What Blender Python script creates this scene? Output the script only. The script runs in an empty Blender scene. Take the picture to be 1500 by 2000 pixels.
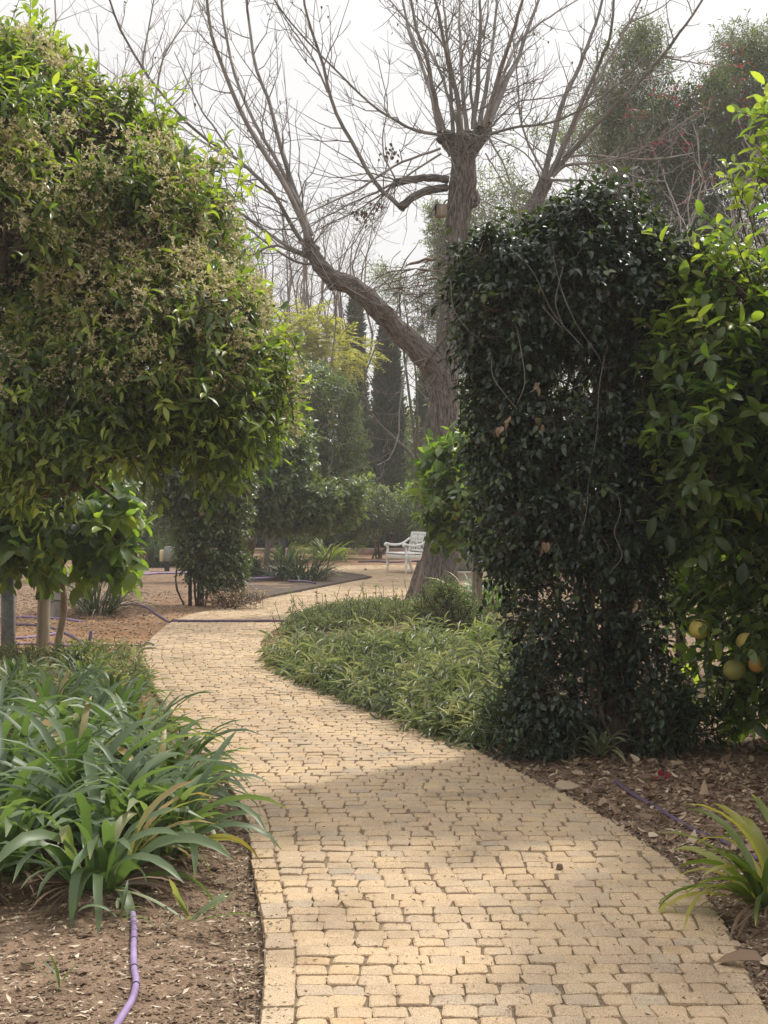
import bpy, math, random
import numpy as np
from mathutils import Vector

SC = bpy.context.scene
COL = SC.collection
rng = np.random.default_rng(7)
random.seed(7)

# ------------------------------------------------------------------ camera, sky, sun, exposure
CAM_H = 1.55          # eye height of the photographer (m)
FPX = 2800.0          # focal length measured in photo pixels (a 50 mm view)
cd = bpy.data.cameras.new('camera')
cd.sensor_fit = 'VERTICAL'; cd.sensor_height = 36.0; cd.sensor_width = 27.0
cd.lens = FPX / 2000.0 * 36.0
cd.clip_start = 0.1; cd.clip_end = 900
cam = bpy.data.objects.new('camera', cd); COL.objects.link(cam)
cam.location = (0, 0, CAM_H); cam.rotation_euler = (math.radians(90), 0, 0)
SC.camera = cam

SUN_EL, SUN_AZ = math.radians(52), math.radians(40)     # azimuth clockwise from straight ahead (+Y)
SUN_DIR = Vector((math.sin(SUN_AZ) * math.cos(SUN_EL), math.cos(SUN_AZ) * math.cos(SUN_EL), math.sin(SUN_EL)))
w = bpy.data.worlds.new('World'); SC.world = w; w.use_nodes = True
wt = w.node_tree; wt.nodes.clear()
wo = wt.nodes.new('ShaderNodeOutputWorld'); wb = wt.nodes.new('ShaderNodeBackground')
sky = wt.nodes.new('ShaderNodeTexSky'); sky.sky_type = 'NISHITA'; sky.sun_disc = False
sky.sun_elevation = SUN_EL; sky.sun_rotation = SUN_AZ
sky.air_density = 1.0; sky.dust_density = 8.0; sky.ozone_density = 1.0
hs = wt.nodes.new('ShaderNodeHueSaturation'); hs.inputs['Saturation'].default_value = 0.10
mx = wt.nodes.new('ShaderNodeMixRGB'); mx.inputs[0].default_value = 0.72
mx.inputs[2].default_value = (9.3, 9.2, 9.15, 1)       # even dust-white cloud veil
wt.links.new(sky.outputs[0], hs.inputs['Color']); wt.links.new(hs.outputs[0], mx.inputs[1])
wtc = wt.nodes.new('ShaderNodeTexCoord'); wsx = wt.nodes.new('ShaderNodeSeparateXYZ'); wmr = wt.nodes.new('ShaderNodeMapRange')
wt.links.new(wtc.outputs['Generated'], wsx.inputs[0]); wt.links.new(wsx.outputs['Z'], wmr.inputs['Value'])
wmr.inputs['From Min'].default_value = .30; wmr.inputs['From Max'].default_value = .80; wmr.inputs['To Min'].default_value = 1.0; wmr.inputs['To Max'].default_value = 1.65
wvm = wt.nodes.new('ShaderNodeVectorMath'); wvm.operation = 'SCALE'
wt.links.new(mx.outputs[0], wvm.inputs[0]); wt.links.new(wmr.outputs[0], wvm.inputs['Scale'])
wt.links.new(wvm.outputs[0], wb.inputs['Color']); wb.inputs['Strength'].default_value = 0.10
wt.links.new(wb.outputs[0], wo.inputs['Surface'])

sd = bpy.data.lights.new('sun', 'SUN'); sd.energy = 2.9; sd.angle = math.radians(4.0); sd.color = (1.0, 0.945, 0.84)
so = bpy.data.objects.new('sun', sd); COL.objects.link(so)
so.rotation_euler = SUN_DIR.to_track_quat('Z', 'Y').to_euler()

SC.view_settings.view_transform = 'Standard'; SC.view_settings.look = 'None'
SC.view_settings.exposure = 0.27; SC.view_settings.gamma = 1.0
SC.render.engine = 'CYCLES'
SC.cycles.max_bounces = 7; SC.cycles.diffuse_bounces = 3; SC.cycles.glossy_bounces = 2
SC.cycles.transmission_bounces = 4; SC.cycles.transparent_max_bounces = 6; SC.cycles.volume_bounces = 0
SC.cycles.use_denoising = True
SC.cycles.caustics_reflective = False; SC.cycles.caustics_refractive = False

# ------------------------------------------------------------------ measuring helpers (photo pixel -> place)
def P(px, py, Y):
    return np.array([(px - 750) / FPX * Y, Y, CAM_H - (py - 1000) / FPX * Y])
def G(px, py):
    Y = FPX * CAM_H / (py - 1000.0)
    return np.array([(px - 750) / FPX * Y, Y, 0.0])
def m_per_px(Y): return Y / FPX

# ------------------------------------------------------------------ mesh collector
class Geo:
    def __init__(s):
        s.v = []; s.t = []; s.q = []; s.tm = []; s.qm = []; s.tint = []; s.bk = []; s.n = 0
    def add(s, V, T=None, Q=None, m=0, tint=0.5, bk=None):
        V = np.asarray(V, float).reshape(-1, 3); s.bk.append(V if bk is None else np.asarray(bk, float).reshape(-1, 3))
        if T is not None and len(T):
            T = np.asarray(T, int).reshape(-1, 3); s.t.append(T + s.n); s.tm.append(np.full(len(T), m))
        if Q is not None and len(Q):
            Q = np.asarray(Q, int).reshape(-1, 4); s.q.append(Q + s.n); s.qm.append(np.full(len(Q), m))
        s.v.append(V)
        s.tint.append(np.broadcast_to(np.asarray(tint, float), (len(V),)).copy() if np.ndim(tint) < 1 else np.asarray(tint, float))
        s.n += len(V)
    def build(s, name, mats, parent=None, smooth=True):
        if not isinstance(mats, (list, tuple)): mats = [mats]
        V = np.concatenate(s.v)
        if parent is not None: V = V - np.array(WLOC[parent.name])
        T = np.concatenate(s.t) if s.t else np.zeros((0, 3), int)
        Q = np.concatenate(s.q) if s.q else np.zeros((0, 4), int)
        me = bpy.data.meshes.new(name)
        me.vertices.add(len(V)); me.vertices.foreach_set('co', V.astype(np.float32).ravel())
        loops = np.concatenate([T.ravel(), Q.ravel()]).astype(np.int32)
        me.loops.add(len(loops)); me.loops.foreach_set('vertex_index', loops)
        nf = len(T) + len(Q); me.polygons.add(nf)
        st = np.concatenate([np.arange(len(T)) * 3, len(T) * 3 + np.arange(len(Q)) * 4]).astype(np.int32)
        me.polygons.foreach_set('loop_start', st)
        mi = np.concatenate((s.tm if s.tm else [np.zeros(0, int)]) + (s.qm if s.qm else [np.zeros(0, int)])).astype(np.int32)
        me.polygons.foreach_set('material_index', mi)
        me.polygons.foreach_set('use_smooth', np.full(nf, smooth))
        at = me.attributes.new('tint', 'FLOAT', 'POINT')
        at.data.foreach_set('value', np.concatenate(s.tint).astype(np.float32))
        ab = me.attributes.new('bk', 'FLOAT_VECTOR', 'POINT'); ab.data.foreach_set('vector', np.concatenate(s.bk).astype(np.float32).ravel())
        for m in mats: me.materials.append(m)
        me.update(calc_edges=True)
        o = bpy.data.objects.new(name, me); COL.objects.link(o)
        WLOC[o.name] = WLOC[parent.name] if parent is not None else (0, 0, 0)
        if parent is not None: o.parent = parent
        return o

WLOC = {}
def thing(name, label, cat, loc=(0, 0, 0), group=None):
    o = bpy.data.objects.new(name, None); COL.objects.link(o)
    o.location = tuple(float(x) for x in loc); WLOC[o.name] = tuple(float(x) for x in loc)
    o.empty_display_size = 0.2
    o['label'] = label; o['category'] = cat
    if group: o['group'] = group
    return o
def tag(o, label=None, cat=None, group=None, kind=None):
    if label: o['label'] = label
    if cat: o['category'] = cat
    if group: o['group'] = group
    if kind: o['kind'] = kind
    return o
def dup(root, loc, rotz=0.0, scale=1.0, label=None):
    r = root.copy(); COL.objects.link(r); r.location = tuple(float(x) for x in loc); r.rotation_euler = (0, 0, rotz)
    r.scale = (scale, scale, scale)
    if label: r['label'] = label
    for ch in list(root.children):
        c = ch.copy(); COL.objects.link(c); c.parent = r
        for g in ch.children:
            d = g.copy(); COL.objects.link(d); d.parent = c
    return r

# ------------------------------------------------------------------ shape builders
def unit(a): return a / np.maximum(np.linalg.norm(a, axis=-1, keepdims=True), 1e-9)

def catmull(pts, k):
    p = np.asarray(pts, float)
    if len(p) == 2: return p[0] + (p[1] - p[0]) * np.linspace(0, 1, k)[:, None]
    pp = np.vstack([2 * p[0] - p[1], p, 2 * p[-1] - p[-2]])
    n = len(p) - 1; out = []
    for u in np.linspace(0, n - 1e-6, k):
        i = int(u); t = u - i
        a, b, c, d = pp[i], pp[i + 1], pp[i + 2], pp[i + 3]
        out.append(0.5 * (2 * b + (c - a) * t + (2 * a - 5 * b + 4 * c - d) * t * t + (3 * b - a - 3 * c + d) * t ** 3))
    return np.array(out)

def tubes(geo, pts, rad, sides=5, m=0, tint=0.5, cap=False):
    """pts (N,K,3), rad (N,K)"""
    pts = np.asarray(pts, float); rad = np.asarray(rad, float)
    if pts.ndim == 2: pts = pts[None]; rad = rad[None]
    N, K, _ = pts.shape
    tg = unit(np.gradient(pts, axis=1))
    mean = unit(pts[:, -1] - pts[:, 0] + 1e-6)
    ref = np.where(np.abs(mean[:, 2:3]) < 0.8, np.array([[0, 0, 1.0]]), np.array([[1.0, 0, 0]]))[:, None, :]
    e1 = unit(np.cross(tg, np.broadcast_to(ref, tg.shape))); e2 = np.cross(tg, e1)
    a = np.arange(sides) * 2 * np.pi / sides
    V = pts[:, :, None, :] + rad[:, :, None, None] * (np.cos(a)[None, None, :, None] * e1[:, :, None, :] + np.sin(a)[None, None, :, None] * e2[:, :, None, :])
    V = V.reshape(N * K * sides, 3)
    along = np.concatenate([np.zeros((N, 1)), np.cumsum(np.linalg.norm(np.diff(pts, axis=1), axis=2), 1)], 1)
    bk = np.stack([np.cos(a)[None, None] * rad[..., None], np.sin(a)[None, None] * rad[..., None], np.broadcast_to(along[..., None], (N, K, sides))], -1).reshape(-1, 3) + rng.uniform(0, 9, 3)
    i = np.arange(K - 1)[:, None]; j = np.arange(sides)[None, :]
    q = np.stack([i * sides + j, i * sides + (j + 1) % sides, (i + 1) * sides + (j + 1) % sides, (i + 1) * sides + j], -1).reshape(-1, 4)
    Q = (q[None] + (np.arange(N) * K * sides)[:, None, None]).reshape(-1, 4)
    T = None
    if cap:
        base = (np.arange(N) * K * sides)[:, None]
        T = []
        for k0 in (0, (K - 1) * sides):
            for s_ in range(1, sides - 1):
                tri = [k0, k0 + s_, k0 + s_ + 1]
                T.append(base + np.array(tri if k0 == 0 else tri)[None])
        T = np.concatenate(T)
    tv = np.repeat(tint, K * sides) if np.ndim(tint) == 1 else tint
    geo.add(V, T, Q, m, tv, bk)

def limb(geo, pts, widths, k=16, sides=10, m=0, tint=0.5, cap=False, wob=0.0):
    c = catmull(pts, k)
    r = np.interp(np.linspace(0, 1, k), np.linspace(0, 1, len(widths)), widths)
    if wob: c = c + rng.normal(0, 1, c.shape) * wob * r[:, None]; r = r * (1 + rng.normal(0, wob, k))
    tubes(geo, c, r, sides, m, tint, cap)
    return c, r

def lathe(geo, prof, center, sides=16, m=0, axis=None):
    prof = np.asarray(prof, float)
    z = prof[:, 1]; pts = np.stack([np.full_like(z, center[0]), np.full_like(z, center[1]), center[2] + z], -1)
    a = np.arange(sides) * 2 * np.pi / sides
    V = pts[:, None, :] + prof[:, 0][:, None, None] * np.stack([np.cos(a), np.sin(a), 0 * a], -1)[None]
    K = len(prof); i = np.arange(K - 1)[:, None]; j = np.arange(sides)[None]
    q = np.stack([i * sides + j, i * sides + (j + 1) % sides, (i + 1) * sides + (j + 1) % sides, (i + 1) * sides + j], -1).reshape(-1, 4)
    geo.add(V.reshape(-1, 3), None, q, m)

def box(geo, c, size, rot=0.0, m=0, bev=0.0, tint=0.5):
    """box with chamfered vertical and horizontal edges; c = centre of the box"""
    sx, sy, sz = [s / 2 for s in size]; b = min(bev, sx * .9, sy * .9, sz * .9)
    rings = []
    def ring(x, y, z, bb):
        if b <= 0: return [(-x, -y, z), (x, -y, z), (x, y, z), (-x, y, z)]
        return [(-x + bb, -y, z), (x - bb, -y, z), (x, -y + bb, z), (x, y - bb, z), (x - bb, y, z), (-x + bb, y, z), (-x, y - bb, z), (-x, -y + bb, z)]
    if b <= 0: rings = [ring(sx, sy, -sz, 0), ring(sx, sy, sz, 0)]
    else: rings = [ring(sx - b, sy - b, -sz, b * .5), ring(sx, sy, -sz + b, b), ring(sx, sy, sz - b, b), ring(sx - b, sy - b, sz, b * .5)]
    n = len(rings[0]); V = np.array([p for r in rings for p in r], float)
    ca, sa = math.cos(rot), math.sin(rot)
    V = np.stack([V[:, 0] * ca - V[:, 1] * sa, V[:, 0] * sa + V[:, 1] * ca, V[:, 2]], -1) + np.asarray(c, float)
    Q = []; T = []
    for k in range(len(rings) - 1):
        for j in range(n): Q.append([k * n + j, k * n + (j + 1) % n, (k + 1) * n + (j + 1) % n, (k + 1) * n + j])
    top = (len(rings) - 1) * n
    for j in range(1, n - 1):
        T.append([0, j + 1, j]); T.append([top, top + j, top + j + 1])
    geo.add(V, T, Q, m, tint)

# leaf templates: x across, y along (0..1), z = up
def leaf_tpl(kind):
    if kind == 'lo':
        V = [(0, 0, 0), (-.5, .45, .10), (0, 1, -.08), (.5, .45, .10)]
        return np.array(V, float), np.array([(0, 2, 1), (0, 3, 2)])
    if kind == 'ovate':   # wide below the middle, pointed tip, bent down
        st = [(.10, .0), (.25, .42), (.50, .5), (.75, .33)]
    elif kind == 'long':
        st = [(.12, .22), (.35, .5), (.6, .46), (.82, .24)]
    else:                 # round (pomelo)
        st = [(.10, .22), (.32, .5), (.62, .5), (.85, .30)]
    V = [(0, 0, 0)]; T = []
    for i, (y, hw) in enumerate(st):
        zz = -.22 * (y ** 2)
        V += [(-hw, y, zz + .18 * hw), (0, y, zz), (hw, y, zz + .18 * hw)]
    V.append((0, 1, -.24)); n = len(V) - 1
    T += [(0, 2, 1), (0, 3, 2)]
    for i in range(len(st) - 1):
        a = 1 + 3 * i; b = a + 3
        T += [(a, a + 1, b + 1), (a, b + 1, b), (a + 1, a + 2, b + 2), (a + 1, b + 2, b + 1)]
    a = 1 + 3 * (len(st) - 1)
    T += [(a, a + 1, n), (a + 1, a + 2, n)]
    return np.array(V, float), np.array(T)
TPL = {k: leaf_tpl(k) for k in ('lo', 'ovate', 'long', 'round')}

def leaves(geo, pos, d, nrm, L, W, tpl='lo', m=0, tint=0.5):
    V0, T0 = TPL[tpl]; N = len(pos)
    if N == 0: return
    y = unit(d); z = unit(nrm - (nrm * y).sum(-1, keepdims=True) * y); x = np.cross(y, z)
    L = np.broadcast_to(L, (N,)); W = np.broadcast_to(W, (N,))
    curl = rng.uniform(.4, 1.6, N)
    V = pos[:, None, :] + x[:, None, :] * (V0[None, :, 0:1] * W[:, None, None]) + y[:, None, :] * (V0[None, :, 1:2] * L[:, None, None]) \
        + z[:, None, :] * (V0[None, :, 2:3] * (L * curl)[:, None, None])
    T = (T0[None] + (np.arange(N) * len(V0))[:, None, None]).reshape(-1, 3)
    tv = np.repeat(np.broadcast_to(tint, (N,)), len(V0))
    geo.add(V.reshape(-1, 3), T, None, m, tv)

def noise_fn(freq, seed):
    r = np.random.default_rng(seed)
    k = unit(r.normal(size=(9, 3))) * freq * r.uniform(.6, 1.6, (9, 1)); ph = r.uniform(0, 6.28, 9)
    return lambda p: np.sin(p @ k.T + ph).sum(-1) / 3.0        # about N(0,.7)

def crown_points(blobs, n, shell=.22, lump=.16, gap=-.9, freq=2.0, seed=1, inner=.15):
    """points through the outer volume of a union of ellipsoids, with lumps and holes"""
    C = np.array([b[0] for b in blobs], float); R = np.array([b[1] for b in blobs], float)
    if R.ndim == 1: R = np.repeat(R[:, None], 3, 1)
    pr = (R.prod(1)) ** (2 / 3); pr /= pr.sum()
    lumpf = noise_fn(freq * 1.3, seed); gapf = noise_fn(freq, seed + 50)
    out_p, out_d = [], []; have = 0
    for _ in range(60):
        idx = rng.choice(len(C), size=n * 2, p=pr)
        u = unit(rng.normal(size=(n * 2, 3)))
        rr = 1 - np.abs(rng.normal(0, shell, n * 2))
        rr = np.where(rng.random(n * 2) < inner, rng.uniform(.25, 1, n * 2), rr)
        base = C[idx] + u * R[idx]
        rr = np.clip(rr, .15, 1.1) * (1 + lump * lumpf(base))
        p = C[idx] + u * R[idx] * rr[:, None]
        deep = np.full(len(p), -9.0)
        for k in range(len(C)):
            dk = 1 - np.linalg.norm((p - C[k]) / R[k], axis=1)
            deep = np.where(idx == k, deep, np.maximum(deep, dk))
        ok = (deep < .38) & (gapf(p) > gap) & (p[:, 2] > 0.06)
        out_p.append(p[ok]); out_d.append(unit(u / R[idx])[ok]); have += ok.sum()
        if have >= n: break
    return np.concatenate(out_p)[:n], np.concatenate(out_d)[:n]

def leaf_cloud(geo, base, dirs, k, L, ratio, tpl, m=0, shoot=.25, up=.35, droop=0.0, spread=.9, tint_m=.5, tint_s=.18, twig_m=None, twig_r=.004,
               normal_up=.9, tipjit=.15):
    N = len(base)
    d = unit(dirs + np.array([0, 0, up]) + rng.normal(0, .45, (N, 3)))
    ref = np.where(np.abs(d[:, 2:3]) < .9, np.array([[0, 0, 1.0]]), np.array([[1.0, 0, 0]]))
    e1 = unit(np.cross(d, ref)); e2 = np.cross(d, e1)
    sl = shoot * rng.uniform(.6, 1.3, N)
    s = np.linspace(.1, 1, k)
    pos = base[:, None] + d[:, None] * (sl[:, None] * s[None])[..., None]
    pos[..., 2] -= (droop * sl[:, None] * s[None] ** 2)
    az = rng.uniform(0, 6.28, N)[:, None] + np.arange(k)[None] * 2.4
    rad = np.cos(az)[..., None] * e1[:, None] + np.sin(az)[..., None] * e2[:, None]
    ld = d[:, None] * (.35 + .65 * s[None, :, None] ** 2) + rad * spread + np.array([0, 0, -droop]) + rng.normal(0, tipjit, (N, k, 3))
    nr = np.array([0, 0, normal_up]) + d[:, None] * .5 + rng.normal(0, .35, (N, k, 3))
    tt = np.clip((rng.normal(tint_m, tint_s, N)[:, None] + rng.normal(0, tint_s * .6, (N, k)) + .12 * (s[None] - .5)), 0, 1)
    LL = L * rng.uniform(.6, 1.2, (N, k))
    leaves(geo, pos.reshape(-1, 3), ld.reshape(-1, 3), nr.reshape(-1, 3), LL.ravel(), (LL * ratio * rng.uniform(.85, 1.15, (N, k))).ravel(), tpl, m, tt.ravel())
    if twig_m is not None:
        b0 = base - d * (sl * .9)[:, None]
        pts = np.stack([b0, base, pos[:, -1]], 1)
        tubes(geo, pts, np.tile([twig_r * 1.5, twig_r, twig_r * .5], (N, 1)), 3, twig_m, .5)
    return pos

def straps(geo, base, az, elev, bend, L, W, K=7, fold=.25, m=0, tint=.5, tip=.5, power=1.2):
    """strap leaves arching over; all arrays of length N"""
    N = len(base); s = np.linspace(0, 1, K)
    L = np.broadcast_to(L, (N,)); W = np.broadcast_to(W, (N,))
    el = np.asarray(elev)[:, None] - np.asarray(bend)[:, None] * s[None] ** power
    azz = np.asarray(az)[:, None] + np.cumsum(rng.normal(0, .09, (N, K)), 1)
    step = L[:, None] / (K - 1)
    t = np.stack([np.cos(el) * np.cos(azz), np.cos(el) * np.sin(azz), np.sin(el)], -1)
    p = base[:, None] + np.concatenate([np.zeros((N, 1, 3)), np.cumsum(t[:, :-1] * step[..., None], 1)], 1)
    side = np.stack([-np.sin(azz), np.cos(azz), 0 * azz], -1); roll = rng.normal(0, .35, N)[:, None, None]
    nr = np.cross(t, side); nr = -nr * np.sign(1)
    side2 = side * np.cos(roll) + nr * np.sin(roll)
    prof = np.interp(s, [0, .25, .6, .85, 1], [.55, .9, 1, .75, .06])
    hw = .5 * W[:, None] * prof[None]
    upv = np.cross(side2, t)
    upv = np.where(upv[..., 2:3] < 0, -upv, upv) if False else upv
    Lf = p + side2 * hw[..., None] + upv * (hw * fold)[..., None] * -1
    Rt = p - side2 * hw[..., None] + upv * (hw * fold)[..., None] * -1
    V = np.stack([Lf, p, Rt], 2).reshape(-1, 3)
    i = np.arange(K - 1)[:, None]; j = np.arange(2)[None]
    q = np.stack([i * 3 + j, i * 3 + j + 1, (i + 1) * 3 + j + 1, (i + 1) * 3 + j], -1).reshape(-1, 4)
    Q = (q[None] + (np.arange(N) * K * 3)[:, None, None]).reshape(-1, 4)
    tv = np.broadcast_to(tint, (N,))[:, None] + np.zeros((1, K)); brown = rng.random(N) < .3
    tv = np.where(brown[:, None] & (s[None] > .86), 1.0, tv) + .10 * (s[None] - .5)
    geo.add(V, None, Q, m, np.repeat(np.clip(tv, 0, 1).ravel(), 3))

# ------------------------------------------------------------------ materials
def new_mat(name):
    m = bpy.data.materials.new(name); m.use_nodes = True; nt = m.node_tree; nt.nodes.clear()
    out = nt.nodes.new('ShaderNodeOutputMaterial'); return m, nt, out
def N_(nt, t, **kw):
    n = nt.nodes.new(t)
    for k, v in kw.items(): setattr(n, k, v)
    return n
def ramp(nt, stops):
    r = nt.nodes.new('ShaderNodeValToRGB'); e = r.color_ramp.elements
    e[0].position, e[0].color = stops[0][0], (*stops[0][1], 1); e[1].position, e[1].color = stops[-1][0], (*stops[-1][1], 1)
    for p, c in stops[1:-1]:
        x = e.new(p); x.color = (*c, 1)
    return r
def leaf_mat(name, stops, trans=.35, tcol=(1.3, 1.5, .45), rough=.38, spec=.5):
    m, nt, out = new_mat(name)
    a = N_(nt, 'ShaderNodeAttribute', attribute_name='tint')
    r = ramp(nt, stops); nt.links.new(a.outputs['Fac'], r.inputs[0])
    pb = N_(nt, 'ShaderNodeBsdfPrincipled'); pb.inputs['Roughness'].default_value = rough; pb.inputs['Specular IOR Level'].default_value = spec
    nt.links.new(r.outputs[0], pb.inputs['Base Color'])
    tr = N_(nt, 'ShaderNodeBsdfTranslucent')
    mu = N_(nt, 'ShaderNodeMixRGB', blend_type='MULTIPLY'); mu.inputs[0].default_value = 1; mu.inputs[2].default_value = (*[c * 1.9 for c in tcol], 1)
    nt.links.new(r.outputs[0], mu.inputs[1]); nt.links.new(mu.outputs[0], tr.inputs['Color'])
    ms = N_(nt, 'ShaderNodeMixShader'); ms.inputs[0].default_value = trans
    nt.links.new(pb.outputs[0], ms.inputs[1]); nt.links.new(tr.outputs[0], ms.inputs[2]); nt.links.new(ms.outputs[0], out.inputs['Surface'])
    return m
def noise_mat(name, stops, scale=8, detail=6, rough=.85, bump=.3, bscale=None, stretch=(1, 1, 1), coord='Object', spec=.3, dist=.02, tint=False, metallic=0):
    m, nt, out = new_mat(name)
    tc = N_(nt, 'ShaderNodeTexCoord'); mp = N_(nt, 'ShaderNodeMapping'); mp.inputs['Scale'].default_value = stretch
    if coord == 'bark':
        ca = N_(nt, 'ShaderNodeAttribute', attribute_name='bk'); nt.links.new(ca.outputs['Vector'], mp.inputs[0])
    else: nt.links.new(tc.outputs[coord], mp.inputs[0])
    n1 = N_(nt, 'ShaderNodeTexNoise'); n1.inputs['Scale'].default_value = scale; n1.inputs['Detail'].default_value = detail; n1.inputs['Roughness'].default_value = .65
    nt.links.new(mp.outputs[0], n1.inputs['Vector'])
    r = ramp(nt, stops); nt.links.new(n1.outputs[0], r.inputs[0])
    pb = N_(nt, 'ShaderNodeBsdfPrincipled'); pb.inputs['Roughness'].default_value = rough; pb.inputs['Specular IOR Level'].default_value = spec
    pb.inputs['Metallic'].default_value = metallic
    col = r.outputs[0]
    if tint:
        a = N_(nt, 'ShaderNodeAttribute', attribute_name='tint'); hv = N_(nt, 'ShaderNodeHueSaturation')
        mr = N_(nt, 'ShaderNodeMapRange'); mr.inputs['To Min'].default_value = .55; mr.inputs['To Max'].default_value = 1.45
        nt.links.new(a.outputs['Fac'], mr.inputs['Value']); nt.links.new(mr.outputs[0], hv.inputs['Value']); nt.links.new(col, hv.inputs['Color']); col = hv.outputs[0]
    nt.links.new(col, pb.inputs['Base Color'])
    if bump:
        n2 = N_(nt, 'ShaderNodeTexNoise'); n2.inputs['Scale'].default_value = bscale or scale * 3; n2.inputs['Detail'].default_value = 5
        nt.links.new(mp.outputs[0], n2.inputs['Vector'])
        bp = N_(nt, 'ShaderNodeBump'); bp.inputs['Strength'].default_value = bump; bp.inputs['Distance'].default_value = dist
        nt.links.new(n2.outputs[0], bp.inputs['Height']); nt.links.new(bp.outputs[0], pb.inputs['Normal'])
    nt.links.new(pb.outputs[0], out.inputs['Surface'])
    return m

M = {}
M['citrus'] = leaf_mat('citrus_leaf', [(0, (.034, .056, .02)), (.5, (.088, .128, .03)), (.8, (.19, .235, .045)), (1, (.27, .29, .06))], .40, rough=.36)
M['vine2'] = leaf_mat('dull_vine_leaf', [(0, (.02, .032, .018)), (.5, (.048, .07, .036)), (1, (.12, .14, .06))], .25, rough=.38)
M['pomelo'] = leaf_mat('pomelo_leaf', [(0, (.030, .052, .022)), (.5, (.080, .122, .036)), (.85, (.16, .21, .05)), (1, (.25, .27, .07))], .45, rough=.32)
M['midcitrus'] = leaf_mat('orange_tree_leaf', [(0, (.042, .062, .030)), (.5, (.092, .122, .052)), (1, (.20, .22, .09))], .34, rough=.34, spec=.55)
M['vine'] = leaf_mat('vine_leaf', [(0, (.008, .015, .009)), (.5, (.021, .036, .020)), (.85, (.052, .076, .036)), (1, (.10, .135, .045))], .18, rough=.35, spec=.5)
M['olive'] = leaf_mat('olive_leaf', [(0, (0.069, 0.0862, 0.0517)), (0.5, (0.138, 0.161, 0.1035)), (1, (0.253, 0.2702, 0.1725))], .25, rough=.55)
M['boug'] = leaf_mat('dark_climber_leaf', [(0, (0.0185, 0.028, 0.0216)), (0.5, (0.0462, 0.063, 0.0431)), (1, (0.1155, 0.126, 0.0847))], .2, rough=.5)
M['bract'] = leaf_mat('red_bract', [(0, (.16, .012, .022)), (1, (.40, .035, .06))], .4, tcol=(.7, .5, .5), rough=.6)
M['cypress'] = leaf_mat('cypress_needle', [(0, (.018, .028, .018)), (.5, (.036, .05, .03)), (1, (.07, .085, .05))], .12, rough=.6)
M['fern'] = leaf_mat('feathery_leaf', [(0, (.13, .125, .045)), (.5, (.24, .215, .08)), (1, (.36, .30, .12))], .45, rough=.55)
M['hedge'] = leaf_mat('hedge_leaf', [(0, (0.012, 0.024, 0.0132)), (0.5, (0.03, 0.0504, 0.024)), (1, (0.072, 0.096, 0.036))], .2, rough=.45)
M['palegreen'] = leaf_mat('pale_shrub_leaf', [(0, (.06, .09, .025)), (.5, (.12, .16, .045)), (1, (.24, .26, .08))], .35, rough=.5)
M['clivia'] = leaf_mat('strap_leaf', [(0, (.042, .070, .030)), (.5, (.10, .145, .068)), (.8, (.155, .195, .100)), (.93, (.24, .23, .10)), (1, (.28, .195, .085))], .30, tcol=(1.15, 1.3, .5), rough=.45, spec=.40)
M['dietes'] = leaf_mat('grass_clump_leaf', [(0, (.02, .03, .016)), (.5, (.05, .065, .036)), (1, (.14, .15, .085))], .22, tcol=(1.1, 1.2, .7), rough=.5)
M['variegated'] = leaf_mat('yellow_edged_leaf', [(0, (.05, .08, .02)), (.5, (.12, .15, .03)), (1, (.40, .33, .07))], .3, rough=.42)
M['bed'] = leaf_mat('bed_leaf', [(0, (.055, .075, .036)), (.5, (.125, .150, .078)), (.85, (.22, .235, .135)), (1, (.30, .28, .16))], .28, tcol=(1.1, 1.2, .65), rough=.40)
M['weed'] = leaf_mat('weed_leaf', [(0, (.045, .068, .028)), (.5, (.10, .135, .055)), (1, (.21, .22, .10))], .32, rough=.5)
M['petal'] = leaf_mat('orange_blossom', [(0, (.38, .31, .15)), (.5, (.60, .51, .29)), (1, (.78, .72, .50))], .4, tcol=(.55, .55, .5), rough=.6)
M['dry'] = leaf_mat('dry_leaf', [(0, (0.065, 0.039, 0.0234)), (0.4, (0.169, 0.104, 0.0624)), (0.75, (0.338, 0.234, 0.1495)), (1, (0.546, 0.429, 0.312))], .12, tcol=(.6, .5, .4), rough=.7)
M['chip'] = leaf_mat('wood_chip', [(0, (0.084, 0.054, 0.0336)), (0.5, (0.264, 0.192, 0.12)), (1, (0.6, 0.504, 0.384))], 0.0, rough=.85)
M['clod'] = noise_mat('soil_crumb', [(.3, (.11, .073, .048)), (.7, (.24, .165, .112))], 40, 4, .95, .3, tint=True)
M['bark'] = noise_mat('grey_brown_bark', [(.34, (.030, .025, .022)), (.46, (.11, .093, .082)), (.60, (.205, .178, .158)), (.74, (.31, .275, .25))], 34, 7, .95, 1.0, 34, (1, 1, .2), 'bark', dist=.07)
M['shootbark'] = noise_mat('smooth_grey_shoot_bark', [(.3, (.10, .087, .078)), (.7, (.26, .235, .215))], 10, 4, .8, .3, 20, (1, 1, .3), 'bark', tint=True)
M['palebark'] = noise_mat('pale_bark', [(.3, (.19, .165, .145)), (.7, (.40, .36, .325))], 10, 4, .8, .3, 20, (1, 1, .3), 'bark', tint=True)
M['twigbark'] = noise_mat('brown_twig_bark', [(.3, (.055, .040, .028)), (.7, (.14, .105, .075))], 12, 3, .85, 0)
M['farbark'] = noise_mat('pinkish_twig_bark', [(.3, (.10, .072, .058)), (.7, (.22, .17, .145))], 12, 3, .9, 0, tint=True)
M['wood'] = noise_mat('weathered_timber', [(.25, (.12, .095, .072)), (.5, (.27, .225, .175)), (.75, (.44, .385, .31))], 14, 8, .88, .5, 22, (1, 1, .08), dist=.02)
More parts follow.
